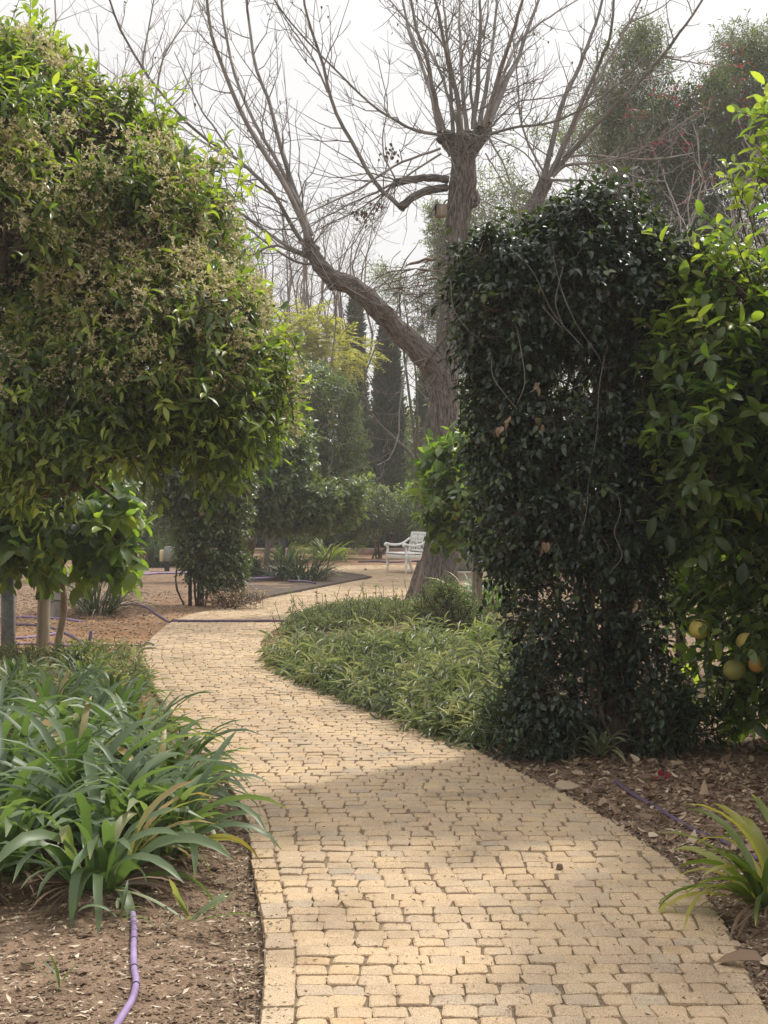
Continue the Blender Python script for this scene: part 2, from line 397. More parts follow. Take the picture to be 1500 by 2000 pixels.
M['darkwood'] = noise_mat('dark_stained_timber', [(.3, (.030, .020, .015)), (.7, (.085, .060, .045))], 14, 6, .8, .4, 22, (1, 1, .1))
M['galv'] = noise_mat('galvanised_steel', [(.3, (.16, .175, .185)), (.7, (.33, .35, .36))], 18, 5, .5, .05, metallic=.55)
M['darkmetal'] = noise_mat('dark_grey_paint', [(.3, (.030, .034, .040)), (.7, (.055, .060, .068))], 9, 3, .5, .05)
M['rust'] = noise_mat('rusty_iron', [(.3, (.040, .026, .020)), (.7, (.11, .070, .048))], 18, 6, .85, .4)
M['white'] = noise_mat('white_paint', [(.2, (.66, .66, .63)), (.8, (.80, .80, .78))], 5, 4, .5, .04)
M['hose'] = noise_mat('purple_irrigation_pipe', [(.3, (.20, .135, .27)), (.7, (.33, .245, .42))], 7, 5, .55, .05)
M['darkhose'] = noise_mat('dull_purple_pipe', [(.3, (.085, .055, .095)), (.7, (.16, .11, .17))], 7, 5, .6, .05)
M['olivehose'] = noise_mat('olive_hose', [(.3, (.22, .20, .13)), (.7, (.36, .33, .22))], 7, 5, .6, .05)
M['black'] = noise_mat('black_tie', [(.3, (.015, .013, .015)), (.7, (.03, .028, .03))], 9, 2, .6, 0)
M['fruit'] = noise_mat('pomelo_skin', [(.3, (.40, .315, .07)), (.7, (.56, .44, .12))], 6, 4, .5, .12, 90, dist=.004)
M['fruitgreen'] = noise_mat('unripe_pomelo_skin', [(.3, (.17, .17, .045)), (.7, (.29, .25, .06))], 6, 4, .5, .12, 90, dist=.004)
M['fruitorange'] = noise_mat('orange_pomelo_skin', [(.3, (.40, .22, .045)), (.7, (.52, .30, .07))], 6, 4, .55, .12, 90, dist=.004)
M['urn'] = noise_mat('grey_green_clay', [(.3, (.13, .135, .11)), (.7, (.22, .22, .185))], 6, 5, .85, .15)
M['stone'] = noise_mat('pale_stone', [(.3, (.32, .29, .25)), (.7, (.48, .44, .38))], 6, 5, .9, .2)
M['boxgrey'] = noise_mat('grey_green_enamel', [(.3, (.20, .225, .205)), (.7, (.28, .30, .28))], 4, 3, .5, .03)
M['boxcream'] = noise_mat('cream_enamel', [(.3, (.55, .45, .28)), (.7, (.66, .55, .36))], 4, 3, .5, .03)
M['roof'] = noise_mat('terracotta_tile', [(.3, (.32, .12, .06)), (.7, (.50, .22, .12))], 5, 5, .85, .2)
M['plaster'] = noise_mat('cream_plaster', [(.3, (.60, .54, .44)), (.7, (.70, .64, .54))], 2, 4, .9, .05)

# soil: brown near, red-orange loam in the bed across the path, dark mulch under the trees on the other side
def soil_mat():
    m, nt, out = new_mat('garden_soil')
    tc = N_(nt, 'ShaderNodeTexCoord')
    big = N_(nt, 'ShaderNodeTexNoise'); big.inputs['Scale'].default_value = .55; big.inputs['Detail'].default_value = 3
    mid = N_(nt, 'ShaderNodeTexNoise'); mid.inputs['Scale'].default_value = 7; mid.inputs['Detail'].default_value = 8; mid.inputs['Roughness'].default_value = .7
    fine = N_(nt, 'ShaderNodeTexNoise'); fine.inputs['Scale'].default_value = 110; fine.inputs['Detail'].default_value = 4
    for n in (big, mid, fine): nt.links.new(tc.outputs['Object'], n.inputs['Vector'])
    rb = ramp(nt, [(.28, (.125, .086, .060)), (.5, (.22, .150, .102)), (.75, (.33, .24, .17))]); nt.links.new(mid.outputs[0], rb.inputs[0])
    rr = ramp(nt, [(.28, (.20, .105, .055)), (.5, (.34, .185, .095)), (.75, (.46, .29, .165))]); nt.links.new(mid.outputs[0], rr.inputs[0])
    a = N_(nt, 'ShaderNodeAttribute', attribute_name='tint')
    ad = N_(nt, 'ShaderNodeMath', operation='ADD'); nt.links.new(a.outputs['Fac'], ad.inputs[0])
    sb = N_(nt, 'ShaderNodeMath', operation='MULTIPLY_ADD'); nt.links.new(big.outputs[0], sb.inputs[0]); sb.inputs[1].default_value = .9; sb.inputs[2].default_value = -.45
    nt.links.new(sb.outputs[0], ad.inputs[1]); ad.use_clamp = True
    mx_ = N_(nt, 'ShaderNodeMixRGB'); nt.links.new(ad.outputs[0], mx_.inputs[0]); nt.links.new(rb.outputs[0], mx_.inputs[1]); nt.links.new(rr.outputs[0], mx_.inputs[2])
    fr = ramp(nt, [(.3, (.6, .6, .6)), (.7, (1.4, 1.38, 1.34))]); nt.links.new(fine.outputs[0], fr.inputs[0])
    mu = N_(nt, 'ShaderNodeMixRGB', blend_type='MULTIPLY'); mu.inputs[0].default_value = .85; nt.links.new(mx_.outputs[0], mu.inputs[1]); nt.links.new(fr.outputs[0], mu.inputs[2])
    pb = N_(nt, 'ShaderNodeBsdfPrincipled'); pb.inputs['Roughness'].default_value = .95; pb.inputs['Specular IOR Level'].default_value = .15
    nt.links.new(mu.outputs[0], pb.inputs['Base Color'])
    ad2 = N_(nt, 'ShaderNodeMath', operation='ADD'); nt.links.new(mid.outputs[0], ad2.inputs[0]); nt.links.new(fine.outputs[0], ad2.inputs[1])
    bp = N_(nt, 'ShaderNodeBump'); bp.inputs['Strength'].default_value = .8; bp.inputs['Distance'].default_value = .02
    nt.links.new(ad2.outputs[0], bp.inputs['Height']); nt.links.new(bp.outputs[0], pb.inputs['Normal']); nt.links.new(pb.outputs[0], out.inputs['Surface'])
    return m
M['soil'] = soil_mat()
def paver_mat():
    m, nt, out = new_mat('tumbled_sandstone')
    tc = N_(nt, 'ShaderNodeTexCoord'); a = N_(nt, 'ShaderNodeAttribute', attribute_name='tint')
    r = ramp(nt, [(0, (.39, .32, .25)), (.12, (.425, .338, .248)), (.5, (.48, .362, .244)), (.85, (.52, .382, .24)), (1, (.48, .33, .195))])
    nt.links.new(a.outputs['Fac'], r.inputs[0])
    g = N_(nt, 'ShaderNodeTexNoise'); g.inputs['Scale'].default_value = 210; g.inputs['Detail'].default_value = 3
    g2 = N_(nt, 'ShaderNodeTexNoise'); g2.inputs['Scale'].default_value = 1.6; g2.inputs['Detail'].default_value = 9; g2.inputs['Roughness'].default_value = .7
    for n in (g, g2): nt.links.new(tc.outputs['Object'], n.inputs['Vector'])
    gr = ramp(nt, [(.34, (.42, .40, .38)), (.48, (.95, .95, .95)), (.70, (1.3, 1.29, 1.25))]); nt.links.new(g.outputs[0], gr.inputs[0])
    gr2 = ramp(nt, [(.33, (.58, .57, .56)), (.5, (.94, .93, .91)), (.65, (1.08, 1.06, 1.0))]); nt.links.new(g2.outputs[0], gr2.inputs[0])
    mu = N_(nt, 'ShaderNodeMixRGB', blend_type='MULTIPLY'); mu.inputs[0].default_value = .8; nt.links.new(r.outputs[0], mu.inputs[1]); nt.links.new(gr.outputs[0], mu.inputs[2])
    mu2 = N_(nt, 'ShaderNodeMixRGB', blend_type='MULTIPLY'); mu2.inputs[0].default_value = .8; nt.links.new(mu.outputs[0], mu2.inputs[1]); nt.links.new(gr2.outputs[0], mu2.inputs[2])
    pb = N_(nt, 'ShaderNodeBsdfPrincipled'); pb.inputs['Roughness'].default_value = .9; pb.inputs['Specular IOR Level'].default_value = .2
    nt.links.new(mu2.outputs[0], pb.inputs['Base Color'])
    bp = N_(nt, 'ShaderNodeBump'); bp.inputs['Strength'].default_value = .55; bp.inputs['Distance'].default_value = .004
    nt.links.new(g.outputs[0], bp.inputs['Height']); nt.links.new(bp.outputs[0], pb.inputs['Normal']); nt.links.new(pb.outputs[0], out.inputs['Surface'])
    return m
M['paver'] = paver_mat()
M['joint'] = noise_mat('joint_sand', [(.3, (.13, .094, .060)), (.7, (.27, .20, .13))], 30, 5, .95, .4, 90)

# ------------------------------------------------------------------ the path outline on the ground
LEFT_EDGE = [(-.30, 2.4), (-.33, 3.2)] + [tuple(G(*p)[:2]) for p in
    [(508, 2000), (515, 1850), (495, 1720), (478, 1600), (430, 1520), (380, 1460), (330, 1400), (290, 1330), (275, 1285), (300, 1245), (345, 1213), (400, 1197),
     (460, 1189), (520, 1172), (600, 1156), (690, 1138), (724, 1132)]]
ISLAND_TOP = [tuple(G(*p)[:2]) for p in [(727, 1128), (700, 1123), (640, 1117), (560, 1114), (480, 1112.5)]]
FAR_EDGE = [tuple(G(*p)[:2]) for p in [(480, 1108.5), (600, 1107.5), (700, 1106), (830, 1105), (1000, 1105)]]
RIGHT_EDGE = [(1.10, 2.4), (1.14, 3.2)] + [tuple(G(*p)[:2]) for p in
    [(1500, 1990), (1415, 1815), (1340, 1720), (1250, 1650), (1130, 1575), (1000, 1510), (860, 1440), (720, 1385), (620, 1340), (560, 1310), (522, 1278), (512, 1255),
     (560, 1222), (650, 1203), (770, 1184), (850, 1170), (960, 1152), (1060, 1140)]]
def smooth2(p, k): return catmull(np.array(p), k)
LE = smooth2(LEFT_EDGE, 140); RE = smooth2(RIGHT_EDGE, 140)
PATH = np.vstack([LE, smooth2(ISLAND_TOP, 24), smooth2(FAR_EDGE, 24), RE[::-1]])
def inside(poly, x, y):
    x = np.asarray(x); y = np.asarray(y); r = np.zeros(x.shape, bool)
    x1, y1 = poly[:, 0], poly[:, 1]; x2, y2 = np.roll(x1, -1), np.roll(y1, -1)
    for a, b, c, d in zip(x1, y1, x2, y2):
        if b == d: continue
        cond = ((b > y) != (d > y)) & (x < (c - a) * (y - b) / (d - b) + a)
        r ^= cond
    return r
def crossings(poly, y):
    x1, y1 = poly[:, 0], poly[:, 1]; x2, y2 = np.roll(x1, -1), np.roll(y1, -1)
    m = (y1 > y) != (y2 > y)
    return np.sort(((x2 - x1) * (y - y1) / np.where(y2 == y1, 1, y2 - y1) + x1)[m])
def path_dist(x, y):
    """distance to the path outline (rough)"""
    q = np.stack([np.ravel(x), np.ravel(y)], -1); out = np.full(len(q), 9e9)
    for i in range(len(PATH)):
        a, b = PATH[i], PATH[(i + 1) % len(PATH)]; ab = b - a; l2 = (ab ** 2).sum() + 1e-12
        t = np.clip(((q - a) @ ab) / l2, 0, 1)
        out = np.minimum(out, np.linalg.norm(q - a - t[:, None] * ab, axis=1))
    return out.reshape(np.shape(x))

# ground: one sheet to the horizon, fine relief where it is seen close up
xs = np.unique(np.concatenate([np.linspace(-160, -8, 20), np.linspace(-8, 8, 200), np.linspace(8, 160, 20)]))
ys = np.unique(np.concatenate([np.linspace(-60, 2, 12), np.linspace(2, 14, 170), np.linspace(14, 45, 150), np.linspace(45, 200, 30)]))
GX, GY = np.meshgrid(xs, ys)
ins = inside(PATH, GX, GY); dist = path_dist(GX, GY)
n_lo = noise_fn(1.1, 3); n_hi = noise_fn(6.0, 4)
pp = np.stack([GX, GY, 0 * GX], -1).reshape(-1, 3)
def relief(x, y):
    q = np.stack([x, y, 0 * x], -1)
    return .028 * n_lo(q) + .009 * n_hi(q)
GZ = relief(GX.ravel(), GY.ravel()).reshape(GX.shape)
GZ = GZ * np.clip((dist - .03) / .5, 0, 1) * (np.abs(GX) < 20) + np.clip((dist - .1) * .12, 0, .05)
GZ = np.where(ins, -.02, GZ - .004)
redness = np.clip(1.0 - np.hypot((GX + 3.2) / 2.6, (GY - 17) / 6.5) * .6, 0, 1) * (GX < -1.2) + .35 * ((GY > 40))
g = Geo(); nx, ny = len(xs), len(ys)
i = np.arange(ny - 1)[:, None]; j = np.arange(nx - 1)[None]
Q = np.stack([i * nx + j, i * nx + j + 1, (i + 1) * nx + j + 1, (i + 1) * nx + j], -1).reshape(-1, 4)
g.add(np.stack([GX, GY, GZ], -1).reshape(-1, 3), None, Q, 0, redness.ravel())
tag(g.build('ground', M['soil']), kind='structure')
def ground_z(x, y):
    x = np.atleast_1d(np.asarray(x, float)); y = np.atleast_1d(np.asarray(y, float))
    d = path_dist(x, y); z = relief(x, y) * np.clip((d - .03) / .5, 0, 1) + np.clip((d - .1) * .12, 0, .05) - .004
    return np.where(inside(PATH, x, y), .03, z)

# path: tumbled setts laid in wavy rows over a joint sheet, with an edging course of longer blocks
PT = .030
M['mulch'] = noise_mat('dark_bark_mulch', [(.3, (.045, .032, .025)), (.5, (.095, .070, .054)), (.72, (.17, .128, .10))], 16, 8, .95, .8, 40, dist=.03)
g = Geo(); ib = catmull([G(*q) for q in [(722, 1130.5), (690, 1137), (600, 1154.5), (520, 1170.5), (466, 1186), (415, 1170), (400, 1140), (440, 1122), (480, 1115), (560, 1116), (640, 1119), (700, 1125), (722, 1130.5)]], 72)[:-1]
from mathutils.geometry import tessellate_polygon as _tp
V = np.vstack([np.column_stack([ib[:, :2], np.full(len(ib), .058)]), np.column_stack([ib[:, :2], np.full(len(ib), -.05)])]); n = len(ib); k = np.arange(n)
g.add(V, [t for t in _tp([[Vector((p[0], p[1], 0)) for p in ib]])], np.stack([k, (k + 1) % n, n + (k + 1) % n, n + k], -1), 0)
tag(g.build('planting_bed', M['mulch'], smooth=False), kind='structure')
def setts():
    g = Geo()
    # joint sheet
    from mathutils.geometry import tessellate_polygon
    tri = tessellate_polygon([[Vector((p[0], p[1], 0)) for p in PATH]])
    V = np.column_stack([PATH, np.full(len(PATH), PT - .010)])
    T = [t if np.cross(V[t[1]] - V[t[0]], V[t[2]] - V[t[0]])[2] > 0 else t[::-1] for t in tri]
    g.add(V, T, None, 1)
    # sides so that the sheet is a slab
    n = len(PATH); lo = np.column_stack([PATH, np.full(n, -.06)])
    k = np.arange(n); g.add(np.vstack([V, lo]), None, np.stack([k, (k + 1) % n, n + (k + 1) % n, n + k], -1), 1)
    quads = []           # each: four corners (counter-clockwise), tint
    rs = np.random.default_rng(11)
    wav = noise_fn(1.6, 21)
    def wy(x, y): return y + .012 * wav(np.array([[x, y * .7, 0.0]]))[0]
    y = 2.5
    while y < 41.0:
        h = .101 * (1 + rs.normal(0, .018))
        yc = y + h / 2
        cr = crossings(PATH, yc)
        for a, b in zip(cr[0::2], cr[1::2]):
            b = min(b, 3.6)
            e = .109 if yc < 8.2 else .004
            # edging takes a slanted width where the edge runs at an angle
            a2, b2 = a + e, b - .004
            x = a2
            while x < b2 - .02:
                wd = rs.uniform(.096, .118)
                if b2 - (x + wd) < .05: wd = b2 - x
                x1 = x + wd
                jx = rs.normal(0, .005, 4); jy = rs.normal(0, .005, 4)
                gp = .0012 + abs(rs.normal(0, .0018))
                quads.append([(x + gp + jx[0], wy(x, y) + gp + jy[0]), (x1 - gp + jx[1], wy(x1, y) + gp + jy[1]),
                              (x1 - gp + jx[2], wy(x1, y + h) - gp + jy[2]), (x + gp + jx[3], wy(x, y + h) - gp + jy[3])])
                x = x1
        y += h
    # edging course: blocks following the edge
    for edge, sgn in ((LE, 1),):
        e = edge[edge[:, 1] < 8.2]
        seg = np.linalg.norm(np.diff(e, axis=0), axis=1); cum = np.concatenate([[0], np.cumsum(seg)])
        s = 0.0
        while s < cum[-1] - .2:
            l = rs.uniform(.15, .215)
            p0 = np.array([np.interp(s, cum, e[:, i_]) for i_ in (0, 1)]); p1 = np.array([np.interp(s + l, cum, e[:, i_]) for i_ in (0, 1)])
            t = (p1 - p0) / np.linalg.norm(p1 - p0); nrm = np.array([t[1], -t[0]]) * sgn
            # keep the block inside the strip left free by the rows (width .115 along x)
            wd = .104 * abs(nrm[0]) if abs(nrm[0]) > .35 else .05
            gp = .0025; a = p0 + t * gp; b = p1 - t * gp
            c = [a + nrm * .002, b + nrm * .002, b + nrm * wd, a + nrm * wd]
            c = [tuple(np.array(q) + rs.normal(0, .003, 2)) for q in c]
            if sgn > 0: c = [c[3], c[2], c[1], c[0]]
            # order counter-clockwise
            ar = sum(c[i_][0] * c[(i_ + 1) % 4][1] - c[(i_ + 1) % 4][0] * c[i_][1] for i_ in range(4))
            quads.append(c if ar > 0 else c[::-1])
            s += l
    Qd = np.array(quads); N = len(Qd)
    th = (np.arange(12) + .5) * 2 * np.pi / 12
    ex = 2 / 9.0
    su = np.sign(np.cos(th)) * np.abs(np.cos(th)) ** ex; sv = np.sign(np.sin(th)) * np.abs(np.sin(th)) ** ex
    def bil(u, v):      # u,v (N,k) in -1..1
        a = ((1 - u) * (1 - v))[..., None] / 4; b = ((1 + u) * (1 - v))[..., None] / 4; c = ((1 + u) * (1 + v))[..., None] / 4; d = ((1 - u) * (1 + v))[..., None] / 4
        return a * Qd[:, None, 0] + b * Qd[:, None, 1] + c * Qd[:, None, 2] + d * Qd[:, None, 3]
    jit = 1 + rs.normal(0, .028, (N, 12))
    ro = bil(su[None] * jit, sv[None] * jit); ri = bil(su[None] * jit * .86, sv[None] * jit * .95); ct = bil(np.zeros((N, 1)), np.zeros((N, 1)))
    top = PT + rs.normal(0, .0018, N); tl = rs.normal(0, .016, (N, 2))
    cen = ct[:, 0]
    def z(ring, off): return top[:, None] + ((ring - cen[:, None]) * tl[:, None]).sum(-1) + off
    v = np.concatenate([np.concatenate([ro, np.full((N, 12, 1), PT - .03)], -1), np.concatenate([ro, z(ro, -.003)[..., None]], -1),
                        np.concatenate([ri, z(ri, rs.normal(0, .0008, (N, 12)))[..., None]], -1), np.concatenate([ct, z(ct, .0006)[..., None]], -1)], 1)
    k = np.arange(12); k1 = (k + 1) % 12
    q = np.concatenate([np.stack([k, k1, 12 + k1, 12 + k], -1), np.stack([12 + k, 12 + k1, 24 + k1, 24 + k], -1)])
    t = np.stack([24 + k, 24 + k1, np.full(12, 36)], -1)
    off = (np.arange(N) * 37)[:, None, None]
    tint = np.clip(rs.normal(.52, .15, N), 0, 1); gm = rs.random(N) < .018; tint[gm] = rs.uniform(0, .15, gm.sum())
    g.add(v.reshape(-1, 3), (t[None] + off).reshape(-1, 3), (q[None] + off).reshape(-1, 4), 0, np.repeat(tint, 37))
    return tag(g.build('path', [M['paver'], M['joint']], smooth=False), kind='structure')
setts()

# ------------------------------------------------------------------ trees and shrubs: generic builder
def blob(px, py, Y, rpx, ry=None, rz=None):
    """a ball of foliage measured in the photo: centre pixel, distance, half width in pixels; ry depth in m, rz half height in pixels"""
    r = rpx * m_per_px(Y)
    return (P(px, py, Y), np.array([r, r if ry is None else ry, r if rz is None else rz * m_per_px(Y)]))

def trunk_and_limbs(root, base, fork, blobs, r0, bark, lean=.1, sides=9):
    g = Geo(); base = np.asarray(base, float); fork = np.asarray(fork, float)
    midp = (base + fork) / 2 + np.array([rng.normal(0, lean), rng.normal(0, lean), 0]) * .5
    limb(g, [base - [0, 0, .08], base + [0, 0, .1], midp, fork], [r0 * 1.35, r0 * 1.05, r0 * .9, r0 * .8], 14, sides, 0, .5, wob=.05)
    tr = g.build('trunk', bark, root)
    g = Geo()
    for c, r in blobs:
        tip = c + np.array([0, 0, .2]) * r[2]
        m_ = fork * .5 + tip * .5 + rng.normal(0, .12, 3) * np.linalg.norm(tip - fork)
        cv, _ = limb(g, [fork - [0, 0, r0 * .4], m_, tip], [r0 * .62, r0 * .36, r0 * .10], 12, 6, 0, .5)
        for _ in range(5):
            s_ = rng.integers(4, 12); u = unit(rng.normal(size=3) + [0, 0, .3]); e_ = cv[s_] + u * r * .8
            limb(g, [cv[s_], (cv[s_] + e_) / 2 + rng.normal(0, .06, 3), e_], [r0 * .22, r0 * .13, r0 * .05], 7, 4, 0, .5)
    return g.build('limbs', bark, root)

def make_tree(name, label, cat, base, fork, blobs, n, leafargs, mat, r0=.08, bark=None, group=None, shell=.22, lump=.16, gap=-.9, freq=2.0, seed=1, inner=.15, limbs=True,
              crown_name='crown', twig=None):
    t = thing(name, label, cat, base, group)
    if limbs: trunk_and_limbs(t, base, fork, blobs, r0, bark or M['bark'])
    g = Geo(); p, d = crown_points(blobs, n, shell, lump, gap, freq, seed, inner)
    mats = [mat] + ([twig] if twig else [])
    leaf_cloud(g, p, d, m=0, twig_m=1 if twig else None, **leafargs)
    g.build(crown_name, mats, t)
    return t, p, d

def blossom_clusters(root, pts, n_each, size, spread, mat, name='blossoms'):
    g = Geo(); N = len(pts)
    for c in range(n_each):
        cc = pts + rng.normal(0, spread, (N, 3))
        for k in range(4):
            d = unit(rng.normal(size=(N, 3)) + [0, 0, .3])
            leaves(g, cc, d, rng.normal(size=(N, 3)), size * rng.uniform(.7, 1.2, N), size * .45, 'lo', 0, rng.uniform(0, 1, N))
    return g.build(name, mat, root)

def fruit(root, c, r, mat, label=None):
    g = Geo(); th = np.linspace(0, np.pi, 12)
    prof = np.stack([np.sin(th) * r * (1 + .05 * np.cos(th)) + 1e-4, -np.cos(th) * r * .96 - .04 * r * np.exp(-((th - np.pi) / .3) ** 2)], -1)
    lathe(g, prof, c, 20)
    limb(g, [np.asarray(c) + [0, 0, r * .9], np.asarray(c) + [.01, 0, r * 1.5]], [.004, .003], 3, 5, 1)
    o = g.build('fruit', [mat, M['twigbark']], root)
    if label: o['label'] = label
    return o

# ---- the flowering citrus whose crown fills the upper corner beside the path
YA = 11.5
citrus_blobs = [blob(-60, 560, YA, 330, 1.3, 330), blob(160, 420, YA, 190, .9, 190), blob(310, 490, YA, 130, .8, 140), blob(280, 700, YA - .2, 180, .9, 170), blob(395, 640, YA - .2, 100, .6, 130),
                blob(80, 760, YA - .3, 200, .9, 150), blob(60, 250, YA, 110, .6, 150), blob(465, 760, YA - .3, 70, .45, 85), blob(205, 255, YA, 85, .5, 90), blob(330, 850, YA - .3, 95, .5, 75), blob(160, 870, YA - .3, 110, .5, 80), blob(-40, 330, YA + .3, 150, .8, 180), blob(230, 340, YA, 110, .7, 110), blob(140, 360, YA - .4, 130, .6, 130), blob(15, 440, YA - .8, 130, .6, 150), blob(30, 290, YA - .7, 120, .6, 120), blob(120, 250, YA - .5, 95, .5, 110), blob(215, 290, YA - .5, 85, .5, 85), blob(20, 200, YA - .3, 110, .6, 110), blob(280, 380, YA - .5, 100, .5, 90), blob(310, 310, YA, 70, .45, 65), blob(30, 420, YA - .5, 120, .6, 140), blob(120, 560, YA - .2, 160, .9, 150), blob(200, 620, YA - .4, 140, .7, 120),
                blob(440, 830, YA - .4, 60, .35, 55), blob(370, 390, YA, 62, .45, 70)]
ct, cp, cdir = make_tree('flowering_citrus_tree', 'big citrus tree in pale blossom spreading over the strap-leaved clumps', 'tree', P(-330, 1377, YA) * [1, 1, 0], P(-240, 860, YA),
                    citrus_blobs, 9200, dict(k=8, L=.112, ratio=.34, tpl='long', shoot=.27, up=.25, droop=.25, spread=.95, tint_m=.5, tint_s=.24, tipjit=.3), M['citrus'], .11, M['twigbark'],
                    lump=.26, gap=-.78, freq=3.1, seed=5, shell=.26, twig=M['twigbark'])
# upright shoots on top
g = Geo(); tops = np.array([P(*q) for q in [(60, 130, YA), (75, 60, YA), (65, 25, YA), (110, 110, YA), (165, 190, YA), (310, 215, YA), (20, 110, YA), (260, 240, YA), (345, 300, YA), (450, 335, YA), (415, 345, YA), (505, 620, YA - .4), (540, 650, YA - .4), (560, 700, YA - .4), (545, 730, YA - .4), (500, 680, YA - .4)]])
tops = np.repeat(tops, 3, 0) + rng.normal(0, .07, (len(tops) * 3, 3))
leaf_cloud(g, tops - [0, 0, .12], np.tile([0.1, 0, 1.0], (len(tops), 1)), 8, .11, .36, 'long', 0, .26, 1.1, 0, .8, .78, .15, 1, .004)
g.build('shoot_leaves', [M['citrus'], M['twigbark']], ct)
k_ = rng.choice(len(cp), 300, replace=False); g = Geo()
leaf_cloud(g, cp[k_] + cdir[k_] * .08, unit(cdir[k_] * .8 + [0.1, 0, .5]), 9, .105, .34, 'long', 0, .42, .5, .1, .8, .72, .18, 1, .004)
g.build('shoot_leaves', [M['citrus'], M['twigbark']], ct)
sel = rng.random(len(cp)) < .62
fl_noise = noise_fn(1.7, 33)(cp)
sel = sel & (fl_noise > .12)
blossom_clusters(ct, cp[sel] + cdir[sel] * .20, 16, .030, .045, M['petal'])

# ---- the low pomelo with big glossy leaves on a stake
YB = 14.6
pom_blobs = [blob(60, 950, YB, 110, .6, 80), blob(175, 1000, YB - .2, 90, .55, 60), blob(15, 1020, YB, 75, .5, 55), blob(105, 1055, YB - .2, 75, .45, 45), blob(222, 1045, YB - .3, 50, .35, 55), blob(-80, 1000, YB, 120, .6, 110)]
pt_, pp_, pd_ = make_tree('pomelo_tree', 'young pomelo tree with big glossy leaves tied to a grey timber stake', 'tree', P(112, 1283, YB + .7) * [1, 1, 0], P(105, 1060, YB + .2),
                    pom_blobs, 620, dict(k=7, L=.185, ratio=.50, tpl='round', shoot=.24, up=.05, droop=.4, spread=.95, tint_m=.58, tint_s=.2), M['pomelo'], .04, M['wood'],
                    lump=.15, gap=-1.2, seed=8, twig=M['twigbark'], shell=.3)
fruit(pt_, P(10, 1018, YB - .35), .10, M['fruitorange'], 'orange pomelo half hidden by leaves')

# ---- second pomelo beside the big bare tree trunk
YC = 18.2
lem = [blob(902, 955, YC, 65, .5, 80), blob(935, 1000, YC, 62, .5, 50), blob(885, 1000, YC - .1, 36, .4, 36), blob(965, 940, YC + .3, 80, .5, 90), blob(905, 895, YC + .1, 40, .3, 45), blob(990, 1030, YC + .3, 70, .5, 60)]
lt, lp, ldd = make_tree('pomelo_tree', 'small pomelo with green fruit growing close in front of the thick bare trunk', 'tree', P(934, 1238, YC) * [1, 1, 0], P(930, 1060, YC),
                    lem, 560, dict(k=7, L=.165, ratio=.50, tpl='round', shoot=.22, up=.2, droop=.15, spread=.95, tint_m=.5, tint_s=.24), M['pomelo'], .035, M['wood'],
                    lump=.15, gap=-1.2, seed=12, twig=M['twigbark'], shell=.3)
for q in [(893, 988), (905, 1000), (890, 1008)]: fruit(lt, P(*q, YC - .55), .05, M['fruitgreen'])
blossom_clusters(lt, np.array([P(862, 985, YC - .6), P(912, 1037, YC - .6), P(838, 1003, YC - .55), P(935, 1026, YC - .6)]), 6, .03, .05, M['petal'])

# ---- the pomelo at the edge of the frame with hanging fruit
YD = 9.3
rp = [blob(1520, 640, YD, 165, .7, 150), blob(1590, 420, YD + .2, 170, .7, 170), blob(1430, 780, YD - .6, 115, .45, 120), blob(1540, 900, YD, 190, .8, 170), blob(1470, 1050, YD + .1, 120, .6, 120), blob(1480, 1210, YD, 110, .6, 120),
      blob(1620, 1150, YD - .3, 190, .8, 220), blob(1530, 1330, YD, 110, .55, 80), blob(1372, 680, YD - .8, 52, .35, 50), blob(1368, 820, YD - .8, 52, .35, 55), blob(1425, 570, YD - .5, 52, .4, 65), blob(1480, 330, YD + .1, 45, .3, 60), blob(1490, 470, YD, 70, .4, 70),
      blob(1365, 930, YD - .8, 48, .35, 65), blob(1400, 1000, YD - .6, 55, .35, 55), blob(1700, 700, YD - .2, 300, 1.1, 420), blob(1800, 1000, YD - 1.0, 280, 1.0, 400), (np.array([2.95, 7.1, 2.9]), np.array([.85, .8, .9])), (np.array([3.3, 6.2, 2.6]), np.array([.8, .8, .9])), (np.array([2.6, 6.3, 2.7]), np.array([.72, .7, .85]))]
rt, rpp, rpd = make_tree('pomelo_tree', 'pomelo tree hung with yellow fruit above the leaf litter, bright leaves on its outer twigs', 'tree', P(1760, 1466, YD) * [1, 1, 0], P(1740, 900, YD),
                    rp, 2900, dict(k=8, L=.115, ratio=.48, tpl='round', shoot=.24, up=.15, droop=.2, spread=.95, tint_m=.48, tint_s=.22), M['pomelo'], .10, M['twigbark'],
                    lump=.2, gap=-.6, freq=2.4, seed=15, twig=M['twigbark'], shell=.28)
g = Geo(); tops = np.array([P(*q, YD - .7) for q in [(1478, 215), (1490, 240), (1470, 330), (1455, 300), (1425, 385), (1400, 470), (1345, 520), (1390, 500), (1330, 560), (1370, 590), (1300, 640), (1320, 660), (1300, 720), (1290, 780), (1315, 800), (1300, 880), (1285, 935), (1440, 460), (1420, 520), (1460, 620), (1320, 590), (1340, 610)]])
tops = np.repeat(tops, 4, 0) + rng.normal(0, .07, (len(tops) * 4, 3))
leaf_cloud(g, tops + [.1, 0, -.06], np.tile([-.8, -.1, .5], (len(tops), 1)), 7, .105, .45, 'round', 0, .22, .6, 0, .85, .85, .12, 1, .004)
g.build('shoot_leaves', [M['pomelo'], M['twigbark']], rt)
for q, r, mt, lb in [((1366, 1228), .062, 'fruit', 'yellow fruit half covered by leaves'), ((1457, 1253), .057, 'fruit', 'yellow fruit hanging free'), ((1434, 1308), .066, 'fruitgreen', 'greenish fruit hanging lowest'), ((1478, 1298), .05, 'fruitorange', 'orange fruit behind a leaf')]:
    fruit(rt, P(*q, YD - .78), r, M[mt], lb)
